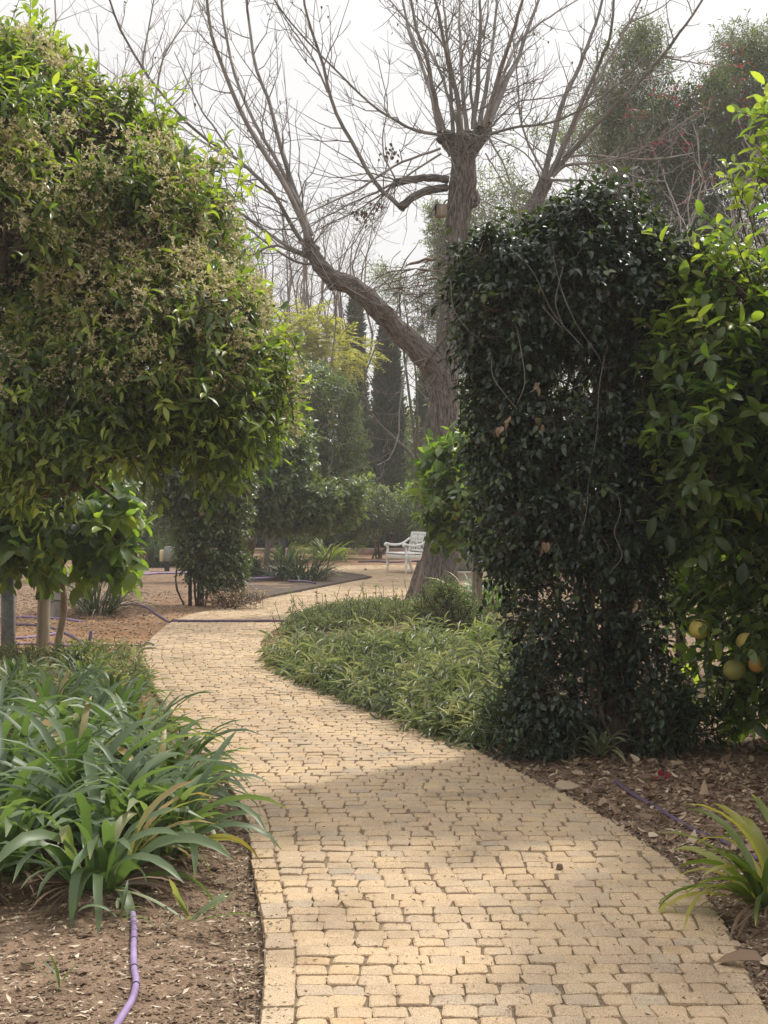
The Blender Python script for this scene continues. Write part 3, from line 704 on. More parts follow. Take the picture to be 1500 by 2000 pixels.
g = Geo(); q = np.array([P(x, y, YD - .66) for x, y in [(1382, 1215), (1455, 1222), (1425, 1268), (1490, 1285), (1345, 1205)]]) - [0, .2, 0]; q = np.repeat(q, 2, 0) + rng.normal(0, .02, (10, 3))
leaf_cloud(g, q, unit(rng.normal(0, .6, q.shape) + [0, -.3, -.2]), 4, .11, .48, 'round', 0, .10, -.2, .5, .9, .35, .2, 1, .003); g.build('shoot_leaves', [M['pomelo'], M['twigbark']], rt)
blossom_clusters(rt, np.array([P(x, y, YD - .7) for x, y in [(1410, 1238), (1475, 1085), (1490, 1120), (1388, 1330), (1425, 1345), (1412, 1140), (1480, 1190)]]), 6, .022, .035, M['petal'])
# ---- the leafy citrus standing in the sun behind it
YE = 13.2
make_tree('orange_tree', 'sunlit tree glimpsed between the vine-clad post and the fruiting pomelo', 'tree', P(1330, 1310, YE) * [1, 1, 0], P(1330, 1120, YE),
          [blob(1320, 980, YE, 130, .7, 110), blob(1400, 900, YE, 120, .7, 120), blob(1270, 1120, YE, 80, .5, 90), blob(1400, 1100, YE, 110, .6, 110), blob(1300, 800, YE + .2, 90, .5, 100)],
          900, dict(k=7, L=.10, ratio=.45, tpl='ovate', shoot=.24, up=.2, spread=.95, tint_m=.6, tint_s=.2), M['pomelo'], .05, M['twigbark'], seed=18, twig=M['twigbark'])

# ------------------------------------------------------------------ the vine-clad post close to the path
YV = 8.9
vb = [blob(1105, 560, YV, 195, .5, 110), blob(1000, 610, YV - .05, 108, .42, 130), blob(1220, 600, YV - .05, 100, .42, 130), blob(1160, 470, YV, 120, .4, 75), blob(1185, 415, YV, 50, .25, 50), blob(1130, 425, YV, 50, .25, 40), blob(950, 510, YV, 55, .3, 45), blob(1300, 520, YV, 45, .3, 50), blob(1040, 520, YV, 105, .4, 70), blob(1260, 540, YV, 70, .35, 65),
      blob(1110, 780, YV, 175, .45, 190), blob(982, 760, YV, 60, .32, 140), blob(1250, 780, YV, 65, .35, 150), blob(1135, 960, YV, 155, .42, 200), blob(1010, 960, YV, 55, .3, 140), blob(1240, 1000, YV, 65, .35, 160),
      blob(1150, 1180, YV, 140, .40, 140), blob(1070, 1200, YV, 68, .3, 150), blob(1230, 1190, YV, 80, .34, 140), blob(1075, 1350, YV - .05, 80, .28, 100), blob(1130, 1330, YV + .1, 70, .3, 110), blob(1250, 1370, YV, 60, .26, 110), blob(1050, 1430, YV - .05, 50, .22, 60)]
vbase = P(1200, 1487, YV) * [1, 1, 0]
vine = thing('climbing_vine', 'dark glossy climbing vine smothering the tall timber post beside the path', 'climbing plant', vbase)
p, d = crown_points(vb, 4800, .16, .20, -1.1, 3.6, 21, .10)
kp = (p[:, 2] > 1.25) | (rng.random(len(p)) < .5); p, d = p[kp], d[kp]; g = Geo(); leaf_cloud(g, p, d, 7, .058, .52, 'ovate', 0, .14, -.1, .4, .9, .45, .24, 1, .0025, normal_up=1.1, tipjit=.28)
p2, d2 = crown_points(vb, 2200, .35, .12, -1.6, 2.6, 22, .6); kp = (p2[:, 2] > 1.25) | (rng.random(len(p2)) < .45); p2, d2 = p2[kp], d2[kp]
leaf_cloud(g, p2, d2, 7, .055, .52, 'ovate', 0, .14, 0, .3, .9, .3, .15, 1, .003)
# loose sprigs standing off the outline
e = np.array([P(*q, YV - .1) for q in [(900, 545), (890, 600), (980, 440), (1020, 425), (1100, 395), (1150, 370), (1180, 365), (1215, 380), (1260, 420), (1290, 440), (1310, 500), (1230, 400), (885, 660), (905, 780), (1330, 600), (940, 960), (960, 1040)]])
e = np.repeat(e, 2, 0) + rng.normal(0, .05, (2 * len(e), 3))
leaf_cloud(g, e, unit(rng.normal(size=e.shape) + [0, 0, .9]), 6, .062, .55, 'ovate', 0, .2, .5, 0, .9, .8, .1, 1, .0025)
g.build('foliage', [M['vine'], M['twigbark']], vine)
g = Geo()
for k in range(9):
    x0 = vbase[0] + rng.uniform(-.22, .14); zt = rng.uniform(2.0, 3.2)
    pts = [np.array([x0, YV + rng.uniform(-.15, .1), 0])] + [np.array([x0 + rng.normal(0, .10) - .05 * h, YV + rng.normal(0, .08), h]) for h in np.linspace(.4, zt, 5)]
    limb(g, pts, [.016, .013, .008], 22, 6)
g.build('stems', M['twigbark'], vine)
g = Geo()
for pl in [[(1180, 700), (1170, 760), (1165, 850), (1150, 940), (1145, 1000), (1130, 1060)], [(1080, 500), (1095, 560), (1110, 600), (1130, 640), (1165, 690), (1180, 720)], [(960, 700), (965, 740), (1010, 800)],
           [(880, 545), (885, 600), (910, 640), (935, 660)], [(990, 480), (1040, 530), (1080, 610), (1140, 680)], [(1100, 520), (1085, 590), (1100, 640), (1060, 600)], [(1205, 960), (1212, 1000), (1200, 1040), (1215, 1085), (1190, 1120)], [(1010, 640), (1025, 740), (1010, 790)]]:
    limb(g, [P(x, y, YV - .52 + rng.normal(0, .02)) for x, y in pl], [.0030, .0028, .002], 24, 5, 0, .35)
g.build('bare_runners', M['shootbark'], vine)
g = Geo(); q = np.array([P(x, y, YV - .47) for x, y in [(975, 830), (990, 825), (1065, 830), (1048, 745), (1060, 1060), (1250, 1180)]]); q = np.repeat(q, 3, 0) + rng.normal(0, .02, (18, 3))
leaves(g, q, rng.normal(0, .5, q.shape) + [0, 0, -1.0], rng.normal(size=q.shape) + [0, -1, 0], .07, .03, 'ovate', 0, rng.uniform(.3, .9, 18)); g.build('withered_leaves', M['dry'], vine)
pg = thing('timber_post', 'dark timber post buried in the vine beside the path', 'post', vbase)
g = Geo(); box(g, (vbase[0], YV + .02, 1.62), (.125, .125, 3.36), .2, 0, .008); g.build('post', M['darkwood'], pg)
g = Geo(); box(g, (vbase[0] + .11, YV + .28, 1.5), (.09, .09, 3.1), .2, 0, .008); g.build('rear_post', M['darkwood'], pg)
# branch-like dry runners strung towards the bare tree
dv = thing('dry_runner', 'tangle of dry brown runners strung from the top of the vine to the leaning limb', 'dead vine', P(880, 540, YV + 1))
g = Geo()
for k in range(9):
    a0 = P(900 + rng.uniform(-20, 30), 545 + rng.uniform(-40, 50), YV + .2); b0 = P(rng.uniform(690, 800), rng.uniform(540, 580), 11.5 + rng.uniform(-1, 1))
    m1 = a0 * .6 + b0 * .4 + [0, 0, rng.uniform(-.05, .08)]
    limb(g, [a0, m1, b0], [.0045, .005, .002], 16, 4, 0, rng.uniform(.2, .8), wob=.9)
for k in range(34):
    c = P(rng.uniform(700, 885), rng.normal(555, 22), 10.4 + rng.uniform(-1.2, .8)); u = rng.normal(0, .12, 3) + [-.05, 0, -.04]
    limb(g, [c, c + u, c + u * 2 + rng.normal(0, .06, 3)], [.0035, .003, .0015], 8, 3, 0, rng.uniform(.1, .6))
g.build('runners', M['farbark'], dv)

# ---- second vine-clad pair of posts across the path
YW = 23.4
wbase = P(388, 1185.5, YW) * [1, 1, 0]
v2 = thing('climbing_vine', 'dull green vine wrapping a pair of slim posts across the path', 'climbing plant', wbase)
wb_ = [blob(400, 920, YW, 95, .5, 75), blob(345, 950, YW, 45, .35, 60), blob(415, 1010, YW, 55, .35, 70), blob(455, 950, YW, 40, .35, 55), blob(410, 1080, YW, 50, .35, 55), blob(440, 1120, YW, 32, .3, 45), blob(385, 840, YW, 85, .5, 70), blob(375, 1060, YW, 30, .3, 50)]
p, d = crown_points(wb_, 3200, .2, .14, -1.0, 2.2, 31, .2)
g = Geo(); leaf_cloud(g, p, d, 6, .09, .5, 'lo', 0, .13, -.1, .35, .9, .72, .22, 1, .004); g.build('foliage', [M['vine2'], M['twigbark']], v2)
g = Geo()
for x in (-.05, .1, .3, -.25, .35):
    limb(g, [wbase + [x, .1, 0], wbase + [x * 1.5, 0, .5], wbase + [x * .6, 0, 1.6]], [.02, .02, .012], 14, 5, wob=.2)
g.build('stems', M['twigbark'], v2)
g = Geo(); q = np.array([P(x, y, YW - .42) for x, y in [(405, 967), (402, 1000), (398, 998), (408, 1003), (432, 955)]]); leaves(g, q, rng.normal(0, .4, q.shape) + [0, 0, -1], np.tile([0, -1., 0], (5, 1)), .1, .05, 'ovate', 0, .8); g.build('withered_leaves', M['dry'], v2)
p2_ = thing('timber_post', 'pair of slim brown posts carrying the dull green vine across the path', 'post', wbase)
for dx, wd in ((-.14, .06), (.03, .11)):
    g = Geo(); box(g, wbase + [dx, 0, 1.6], (wd, wd, 3.3), .1, 0, .006); g.build('post', M['darkwood'], p2_)

# ------------------------------------------------------------------ the big pollarded tree, bare of leaves
YT = 23.6
def pxpath(pl, Y0, dy=0.0):
    n = len(pl); return np.array([P(q[0], q[1], Y0 + dy * (k / max(n - 1, 1)) ** 1.3) for k, q in enumerate(pl)])
def twig_set(g, curves, radii, n_lat, lat_len, n_sub, m=0, gravity=.25, tw=.5, start=.12, hang=0.0, ang=(.6, 1.15)):
    """side twigs along each shoot, and finer twigs along those"""
    PT_, RD_ = [], []; tips = []
    for c, r in zip(curves, radii):
        K = len(c); tg = unit(np.gradient(c, axis=0)); L0 = np.linalg.norm(np.diff(c, axis=0), axis=1).sum()
        nl = max(2, int(n_lat * L0))
        for s in start + (1 - start) * (np.arange(nl) + rng.random(nl)) / nl:
            i = min(int(s * (K - 1)), K - 2); t = tg[i]
            side = unit(np.cross(t, rng.normal(size=3))); a = rng.uniform(*ang)
            d = unit(t * math.cos(a) + side * math.sin(a)); L = lat_len * rng.uniform(.35, 1.2) * (1.15 - .6 * s)
            u = np.linspace(0, 1, 6)[:, None]; bend = rng.normal(0, .18, 3) + np.array([0, 0, gravity - hang])
            pts = c[i] + (d * u + bend * u ** 2) * L + np.concatenate([np.zeros((1, 3)), rng.normal(0, .018, (5, 3)) * L])
            r0 = min(r[i] * .6, .006 + .006 * L)
            PT_.append(pts); RD_.append(np.linspace(r0, .0036, 6)); tips.append(pts[-1])
            lt = unit(pts[-1] - pts[0])
            for _ in range(rng.poisson(n_sub * L)):
                j = rng.integers(1, 5); sd = unit(np.cross(lt, rng.normal(size=3))); b = rng.uniform(.5, 1.0)
                dd = unit(lt * math.cos(b) + sd * math.sin(b)); l2 = L * rng.uniform(.15, .45)
                pp_ = pts[j] + (dd * u + (rng.normal(0, .2, 3) + [0, 0, gravity * .8]) * u ** 2) * l2
                PT_.append(pp_); RD_.append(np.linspace(min(.0055, r0 * .75), .0030, 6)); tips.append(pp_[-1])
    tubes(g, np.array(PT_), np.array(RD_), 3, m, rng.uniform(.1, .9, len(PT_)) * 0 + tw)
    return np.array(tips)

bt = thing('bare_tree', 'big pollarded bare tree forking over the bend of the path with a leaning limb', 'tree', P(848, 1184, YT) * [1, 1, 0])
px1 = m_per_px(YT)
g = Geo()
c_, r_ = limb(g, [P(843, 1192, YT), P(852, 1150, YT), P(862, 1080, YT), P(868, 1000, YT), P(871, 900, YT), P(868, 800, YT), P(866, 740, YT), P(874, 690, YT), P(884, 600, YT), P(889, 520, YT), P(893, 450, YT), P(898, 400, YT), P(904, 360, YT), P(905, 320, YT), P(902, 280, YT)],
     np.array([54, 40, 35, 32, 30, 28, 30, 26, 24, 23, 23, 25, 28, 24, 25]) * px1, 60, 18, 0, .5, wob=.02)
for sgn, pl, wd in [(0, [(900, 300), (880, 275), (862, 262)], [26, 19, 15]), (0, [(905, 300), (932, 270), (948, 252)], [26, 19, 16]), (0, [(903, 290), (905, 268), (905, 255)], [27, 21, 14]), (0, [(912, 395), (925, 385), (927, 372)], [18, 15, 8])]:
    limb(g, [P(*q, YT) for q in pl], np.array(wd) * px1, 8, 12, 0, .5, cap=True, wob=.06)
for a in np.linspace(0, 6.28, 7)[:-1]:      # root flare
    b = P(846, 1180, YT) * [1, 1, 0]
    limb(g, [b + [math.cos(a) * .50, math.sin(a) * .42, -.06], b + [math.cos(a) * .33, math.sin(a) * .32, .10], b + [math.cos(a) * .18 + .05, math.sin(a) * .18, .7]], [.09, .15, .14], 10, 8, wob=.05)
g.build('trunk', M['bark'], bt)
g = Geo()
limb(g, [P(872, 770, YT), P(853, 725, YT - .1), P(818, 685, YT - .3), P(770, 638, YT - .5), P(725, 590, YT - .7), P(690, 560, YT - .8), P(652, 545, YT - .9), P(627, 520, YT - 1), P(612, 495, YT - 1), P(601, 468, YT - 1)],
     np.array([29, 27, 24, 21, 19.5, 18.5, 17.5, 15, 13, 10]) * px1, 44, 14, 0, .5, wob=.03)
for q, rr in [((650, 555), 16), ((752, 612), 17), ((608, 492), 17), ((690, 565), 12)]:
    limb(g, [P(q[0], q[1] - 6, YT - .9), P(q[0], q[1] + 8, YT - .95)], [rr * px1, rr * .6 * px1], 4, 10, 0, .5, cap=True)
g.build('leaning_limb', M['bark'], bt)
g = Geo()
limb(g, [P(884, 610, YT), P(925, 545, YT + .4), P(975, 490, YT + .8), P(1022, 438, YT + 1.1), P(1050, 388, YT + 1.2), P(1068, 348, YT + 1.2)], np.array([24, 21, 19, 18, 15, 15]) * px1, 26, 12, wob=.03, cap=True)
limb(g, [P(872, 367, YT), P(838, 371, YT - .2), P(805, 386, YT - .4), P(782, 407, YT - .5)], np.array([8, 7.5, 7.5, 9]) * px1, 14, 8, wob=.05, cap=True)
limb(g, [P(875, 351, YT), P(840, 347, YT - .1), P(808, 350, YT - .2), P(772, 356, YT - .3)], np.array([8, 7.5, 7, 8]) * px1, 14, 8, wob=.06, cap=True)
g.build('stub_limbs', M['bark'], bt)
SH = [ # (pixels, base width, depth drift)
 ([(603, 475), (590, 430), (550, 350), (500, 270), (460, 190), (430, 120), (408, 50), (398, -40)], 14, -1.0),
 ([(606, 468), (590, 415), (550, 330), (508, 262), (472, 190), (445, 110), (428, 20), (425, -40)], 11, .3),
 ([(608, 460), (585, 395), (556, 310), (532, 210), (502, 130), (487, 40), (478, -40)], 12, 1.0),
 ([(600, 490), (575, 445), (545, 390), (500, 340), (455, 300), (385, 250), (300, 155), (240, 60), (215, -10)], 10, -1.4),
 ([(598, 500), (545, 470), (480, 425), (440, 390), (400, 340)], 9, -.6),
 ([(605, 505), (540, 480), (500, 495), (440, 510), (400, 530)], 7, .5),
 ([(625, 520), (560, 500), (480, 440), (420, 425), (350, 420)], 6, -1.0),
 ([(455, 300), (400, 225), (370, 160), (345, 100)], 5, .3),
 ([(560, 395), (480, 350), (430, 300), (345, 240), (190, 120)], 5, .8),
 ([(782, 405), (735, 360), (692, 290), (652, 210), (628, 120), (600, 30), (590, -40)], 11, -1.0),
 ([(640, 180), (600, 100), (555, 30), (520, -30)], 5, .4),
 ([(862, 264), (822, 258), (785, 240), (740, 215), (690, 170), (630, 110), (560, 30), (520, -30)], 7, -1.4),
 ([(860, 290), (780, 320), (700, 372), (600, 420), (480, 500)], 6, -1.2),
 ([(862, 300), (790, 350), (700, 410), (620, 450), (500, 530)], 5, .8),
 ([(772, 356), (700, 390), (640, 420), (560, 470)], 5, -.5), ([(772, 356), (730, 400), (690, 470), (640, 520)], 4, .5), ([(772, 352), (720, 340), (660, 350), (600, 340)], 4, .4),
 ([(772, 350), (750, 290), (760, 200), (740, 100)], 4, -.4),
 ([(858, 258), (848, 205), (832, 150), (800, 60), (782, -30)], 12, .8), ([(866, 255), (850, 190), (838, 130), (815, 60), (800, -30)], 13, -.6),
 ([(885, 262), (882, 160), (876, 60), (868, -30)], 10, 1.0), ([(897, 262), (893, 190), (872, 105), (846, -10)], 14, -.8), ([(912, 258), (902, 150), (898, 60), (897, -30)], 11, .6),
 ([(925, 252), (934, 160), (936, 70), (933, -30)], 13, -.4), ([(936, 248), (952, 160), (964, 80), (975, -30)], 12, .9), ([(946, 245), (975, 160), (1000, 80), (1032, -30)], 14, -1.0),
 ([(955, 240), (990, 155), (1018, 90), (1058, -30)], 15, .7), ([(952, 230), (1000, 110), (1050, 50), (1140, -5)], 8, 1.2), ([(900, 260), (850, 120), (790, 40), (740, -20)], 8, 1.6), ([(930, 250), (920, 140), (950, 50), (960, -30)], 8, 1.6),
 ([(955, 262), (1000, 250), (1070, 240), (1130, 215), (1200, 170), (1260, 110)], 7, -1.0), ([(952, 255), (1010, 200), (1080, 190), (1150, 180)], 5, 1.0), ([(955, 270), (985, 330), (1010, 420), (1015, 470)], 5, -.8),
 ([(948, 300), (975, 340), (1000, 390), (1040, 400)], 4, -.6),
 ([(1062, 350), (1080, 270), (1105, 190), (1135, 120), (1160, 50), (1180, -30)], 14, .5), ([(1072, 345), (1100, 285), (1135, 200), (1175, 115), (1200, 60), (1208, -30)], 12, -.8), ([(1078, 342), (1120, 250), (1165, 160), (1215, 70), (1260, -10)], 10, 1.0),
 ([(1082, 338), (1150, 260), (1230, 185), (1300, 110), (1340, 60), (1390, -10)], 11, -1.2),
 ([(1080, 345), (1110, 325), (1180, 318), (1250, 295), (1300, 265), (1380, 210)], 8, -1.4), ([(1080, 340), (1110, 308), (1180, 308), (1240, 312), (1300, 308), (1350, 300)], 7, .8), ([(1075, 352), (1150, 355), (1230, 365), (1330, 330)], 5, -1.6),
 ([(1215, 365), (1216, 345), (1240, 320), (1260, 270)], 6, -1.6), ([(1060, 360), (1030, 300), (960, 260), (930, 200)], 4, -.5), ([(1068, 350), (1020, 250), (1010, 150), (1000, 60)], 6, 1.0),
 ([(905, 265), (870, 100), (810, 30)], 7, -1.6), ([(1210, 70), (1230, 40), (1290, 10), (1330, -30)], 5, .4), ([(1300, 110), (1360, 120), (1420, 118)], 4, .3),
 ([(650, 552), (655, 600), (652, 660), (645, 725)], 4, -.4), ([(800, 660), (790, 730), (780, 800), (778, 850), (760, 890), (735, 905)], 5, -1.2), ([(640, 555), (620, 600), (625, 640)], 3, -.4),
]
g = Geo(); cur, rad = [], []; g2 = Geo()
for pl, wd, dy in SH:
    c = catmull(pxpath(pl, YT - .4 if pl[0][0] > 640 else YT - 1.0, dy * 1.3), 18)
    c[1:] += rng.normal(0, .012, (17, 3)).cumsum(0) * .6
    r = np.linspace(wd * .43 * px1, wd * .17 * px1, 18)
    tubes(g, c, r, 7, 0, rng.uniform(.35, .8)); cur.append(c); rad.append(r)
tips = twig_set(g2, cur, rad, 4.2, 1.25, 3.6, tw=.55, ang=(.5, 1.15))
knob = [P(865, 262, YT), P(948, 255, YT), P(905, 265, YT), P(920, 380, YT), P(605, 485, YT - 1), P(1068, 350, YT + 1.2), P(660, 548, YT - .9), P(772, 356, YT - .3), P(860, 690, YT), P(870, 640, YT), P(900, 330, YT)]
kc, kr = [], []
for q in knob:
    for _ in range(13):
        u = unit(rng.normal(size=3) + [0, -.4, .1]); L = rng.uniform(.4, 1.3); t_ = np.linspace(0, 1, 8)[:, None]
        kc.append(q + (u * t_ + (rng.normal(0, .3, 3) + [0, 0, -.25 + .5 * rng.random()]) * t_ ** 2) * L); kr.append(np.linspace(.010, .003, 8))
tubes(g, np.array(kc), np.array(kr), 4, 0, rng.uniform(.5, .9, len(kc)))
twig_set(g2, kc, kr, 1.5, .45, 2, tw=.55)
g.build('shoots', M['shootbark'], bt); g2.build('twigs', M['shootbark'], bt)
g = Geo(); sel = rng.choice(len(tips), 150, replace=False); q = tips[sel]
leaves(g, q, rng.normal(0, .4, q.shape) + [0, 0, -1], rng.normal(size=q.shape), rng.uniform(.04, .08, len(q)), .035, 'ovate', 0, rng.uniform(0, .5, len(q)))
for cc in [(760, 300), (770, 295), (700, 415), (715, 420), (735, 400)]:
    q = P(*cc, YT - .6) + rng.normal(0, .06, (14, 3)); leaves(g, q, rng.normal(0, .5, q.shape) + [0, 0, -1], rng.normal(size=q.shape), .09, .05, 'ovate', 0, rng.uniform(0, .35, 14))
g.build('withered_leaves', M['dry'], bt)
g = Geo(); limb(g, [P(899, 770, YT - .30), P(900, 830, YT - .3), P(895, 900, YT - .3), P(893, 960, YT - .3)], [.012, .012, .012, .012], 14, 5); tag(g.build('cable', M['black']), 'black cable clinging to the bark of the big bare tree', 'cable')

# nest box on the trunk
nb = thing('nest_box', 'weathered grey nest box with a slanting lid fixed high on the bare trunk', 'nest box', P(862, 428, YT - .1))
nc = P(861, 412, YT - .12)
g = Geo(); box(g, nc, (.17, .20, .20), .15, 0, .008); g.build('box', M['wood'], nb)
g = Geo(); V = np.array([(-.16, -.15, -.075), (.12, -.15, -.075), (.12, .15, -.075), (-.16, .15, -.075), (-.05, -.15, .13), (.12, -.15, .13), (.12, .15, .13), (-.05, .15, .13)]) + nc + [0, -.0, .02]
V2 = V + np.array([-.02, 0, .02]); g.add(np.vstack([V[[0, 3, 7, 4]], V2[[0, 3, 7, 4]]]), None, [(0, 1, 2, 3), (7, 6, 5, 4), (0, 4, 5, 1), (1, 5, 6, 2), (2, 6, 7, 3), (3, 7, 4, 0)]); g.build('lid', M['galv'], nb, smooth=False)
g = Geo(); limb(g, [P(867, 398, YT - .1), P(872, 391, YT - .05), P(882, 391, YT)], [.012, .012, .012], 8, 6); g.build('bracket', M['darkmetal'], nb)

# rusty pole leaning on the trunk
g = Geo(); limb(g, [P(796, 1210, 21.6) * [1, 1, 0], P(812, 1150, 22.2), P(828, 1085, 22.9), P(836, 1040, 23.2)], [.035, .036, .034, .03], 30, 8, wob=.06, cap=True)
tag(g.build('leaning_pole', M['rust']), 'dark rusty pole leaning against the foot of the thick bare trunk', 'pole')

# ------------------------------------------------------------------ bare trees farther off
def bare_tree(name, label, base, h, spread, n, bark, r0, Y, group=None, seed=0, nl=1.4, ll=1.2, lean=0):
    t = thing(name, label, 'tree', base, group); g = Geo(); g2 = Geo(); base = np.asarray(base, float)
    fk = base + [lean * .3, 0, h * .28]
    limb(g, [base - [0, 0, .1], base + [0, 0, h * .15], fk], [r0 * 1.3, r0, r0 * .85], 10, 8, wob=.05); g.build('trunk', bark, t)
    cu, ra = [], []; g = Geo()
    for k in range(n):
        a = k * 2.4 + rng.uniform(-.4, .4); sp = spread * rng.uniform(.25, 1)
        e = fk + [math.cos(a) * sp + lean, math.sin(a) * sp, (h * .72) * rng.uniform(.7, 1.0)]
        m_ = fk * .55 + e * .45 + [math.cos(a) * sp * .22 + rng.normal(0, .25), math.sin(a) * sp * .22, -h * .05]
        m2 = fk * .25 + e * .75 + rng.normal(0, .28, 3)
        c = catmull([fk, m_, m2, e], 18); c[1:] += rng.normal(0, .05, (17, 3)).cumsum(0) * .8
        r = np.linspace(r0 * .36, .010, 18); tubes(g, c, r, 5, 0, rng.uniform(.3, .7)); cu.append(c); ra.append(r)
    twig_set(g, cu, ra, nl * 1.9, ll * 1.1, 3.0, gravity=.25, ang=(.4, 1.2))
    g.build('branches', bark, t); return t
bare_tree('bare_tree', 'grey bare tree whose thin upright twigs rise above the flowering citrus', P(90, 1125, 33) * [1, 1, 0], 14.0, 4.2, 17, M['palebark'], .16, 33, nl=1.6, ll=1.5)
bare_tree('bare_tree', 'slim bare tree with pinkish-brown branches behind the feathery yellowish tree', P(560, 1070, 62) * [1, 1, 0], 15.0, 4.6, 14, M['farbark'], .22, 62, nl=1.5, ll=1.6)
bare_tree('bare_tree', 'far bare tree seen just under the leaning limb beside the first cypress', P(620, 1062, 70) * [1, 1, 0], 17.0, 3.6, 13, M['farbark'], .24, 70, nl=1.4, ll=1.7)
bare_tree('bare_tree', 'hazy bare tree showing between the citrus crown and the leaning limb', P(480, 1062, 72) * [1, 1, 0], 14.5, 4.4, 13, M['farbark'], .2, 72, nl=1.3, ll=1.6)
bare_tree('bare_tree', 'pale bare tree spreading thin branches in front of the red-flowered climber', P(1290, 1160, 27) * [1, 1, 0], 8.6, 2.6, 16, M['palebark'], .07, 27, nl=1.6, ll=1.2, lean=.8)

# ------------------------------------------------------------------ olives and the red-flowered climber
ov = dict(k=9, L=.15, ratio=.22, tpl='lo', shoot=.55, up=.5, droop=.1, spread=.75, tint_m=.5, tint_s=.22)
def olive(label, px, Y, blobs, n, seed, **kw):
    b = [blob(x, y, Y + dz, r, r * m_per_px(Y) * .8, rz) for x, y, dz, r, rz in blobs]
    return make_tree('olive_tree', label, 'tree', P(px, 1000 + 2800 * 1.55 / Y, Y) * [1, 1, 0], P(px, 900, Y), b, n, dict(ov, **kw), M['olive'], .09, M['bark'], 'grey-green olive trees behind the bare tree', shell=.28, lump=.28, gap=-.55, freq=1.0, seed=seed, twig=M['twigbark'])
olive('silvery olive tree directly behind the vine-clad post and the forked bare tree', 1080, 40, [(970, 470, 0, 75, 110), (1080, 390, 0, 90, 120), (1165, 330, .3, 85, 100), (1215, 470, 0, 90, 120), (1030, 600, 0, 120, 130), (1150, 620, 0, 130, 140), (960, 750, 0, 90, 160), (1100, 470, 0, 110, 120)], 4600, 41)
olive('hazy olive tree filling the angle under the leaning limb', 815, 47, [(815, 560, 0, 70, 110), (782, 560, 0, 45, 50), (860, 480, 0, 55, 75), (868, 640, 0, 60, 90), (820, 480, 0, 30, 60)], 1500, 42)
olive('tall olive tree rising behind the dark climber with red flowers', 1330, 38, [(1320, 110, 0, 70, 75), (1270, 170, 0, 75, 90), (1370, 200, 0, 80, 100), (1240, 280, 0, 70, 100), (1330, 280, 0, 90, 100)], 3000, 43, tint_m=.36)
olive('olive tree at the frame edge above the fruiting pomelo', 1490, 39, [(1480, 120, 0, 85, 90), (1530, 220, 0, 100, 110), (1440, 220, 0, 60, 100), (1470, 300, 0, 80, 90)], 2500, 44, tint_m=.36)
bg = thing('bougainvillea', 'dark tall climber dotted with red flowers beside the olives', 'climber', P(1380, 1125, 35) * [1, 1, 0])
bb = [blob(x, y, 35, r, 1.2, rz) for x, y, r, rz in [(1330, 300, 100, 120), (1420, 340, 110, 120), (1300, 430, 95, 120), (1380, 500, 110, 130), (1470, 480, 100, 130), (1500, 330, 90, 120), (1360, 650, 140, 150), (1470, 700, 140, 160), (1350, 200, 70, 80), (1440, 220, 70, 80), (1400, 900, 180, 180), (1250, 560, 90, 130), (1270, 420, 70, 90)]]
p, d = crown_points(bb, 4600, .25, .25, -.75, 1.1, 51, .2); g = Geo()
leaf_cloud(g, p, d, 8, .15, .42, 'lo', 0, .5, .2, .2, .9, .45, .22, 1, .006); g.build('foliage', [M['boug'], M['twigbark']], bg)
trunk_and_limbs(bg, P(1380, 1125, 35) * [1, 1, 0], P(1380, 900, 35), bb[:5], .12, M['twigbark'])
fc = np.array([P(x, y, 33.7) for x, y in [(1305, 185), (1320, 180), (1312, 195), (1380, 200), (1440, 115), (1445, 228), (1300, 280), (1320, 285), (1275, 270), (1335, 288), (1285, 290), (1385, 125), (1460, 180), (1390, 370), (1350, 390), (1230, 220), (1245, 222), (1180, 430), (1360, 345), (1450, 140), (1440, 118), (1420, 480)]])
fc = np.repeat(fc, 2, 0) + rng.normal(0, .12, (len(fc) * 2, 3)); blossom_clusters(bg, fc, 4, .065, .10, M['bract'])

# ------------------------------------------------------------------ cypresses, feathery tree, orange trees, hedge
def cypress(label, px, Y, top, w, seed):
    t = thing('cypress_tree', label, 'tree', P(px, 1000 + 4340 / Y, Y) * [1, 1, 0], 'dark cypresses beyond the bend')
    H = P(px, top, Y)[2]; R = w * m_per_px(Y); x0 = P(px, 1000, Y)[0]
    n = 4200; z = rng.random(n) ** .8 * H; u = z / H
    prof = R * np.interp(u, [0, .05, .3, .6, .85, 1], [.7, .95, 1, .82, .45, .03]); a = rng.uniform(0, 6.28, n)
    nf = noise_fn(1.6, seed); q0 = np.stack([np.cos(a), np.sin(a), z * .8], -1)
    rr = prof * (1 - np.abs(rng.normal(0, .2, n))) * (1 + .22 * nf(q0 * 1.5))
    p = np.stack([x0 + np.cos(a) * rr, Y + np.sin(a) * rr, z], -1); d = np.stack([np.cos(a) * .35, np.sin(a) * .35, np.ones(n)], -1)
    g = Geo(); leaf_cloud(g, p, d, 6, .26, .28, 'lo', 0, .3, .8, 0, .32, .5, .22, None, tipjit=.1, normal_up=.2)
    g.build('crown', M['cypress'], t); g = Geo(); limb(g, [(x0, Y, -.1), (x0, Y, H * .5), (x0, Y, H * .9)], [.2, .14, .03], 10, 7); g.build('trunk', M['twigbark'], t)
cypress('slender dark cypress with a narrow pointed top behind the orange trees', 693, 60, 598, 27, 61)
cypress('broad dark cypress column with an open sky gap beside it', 757, 57, 640, 28, 62)
cypress('cypress half hidden behind the thick bare trunk', 838, 64, 700, 24, 63)

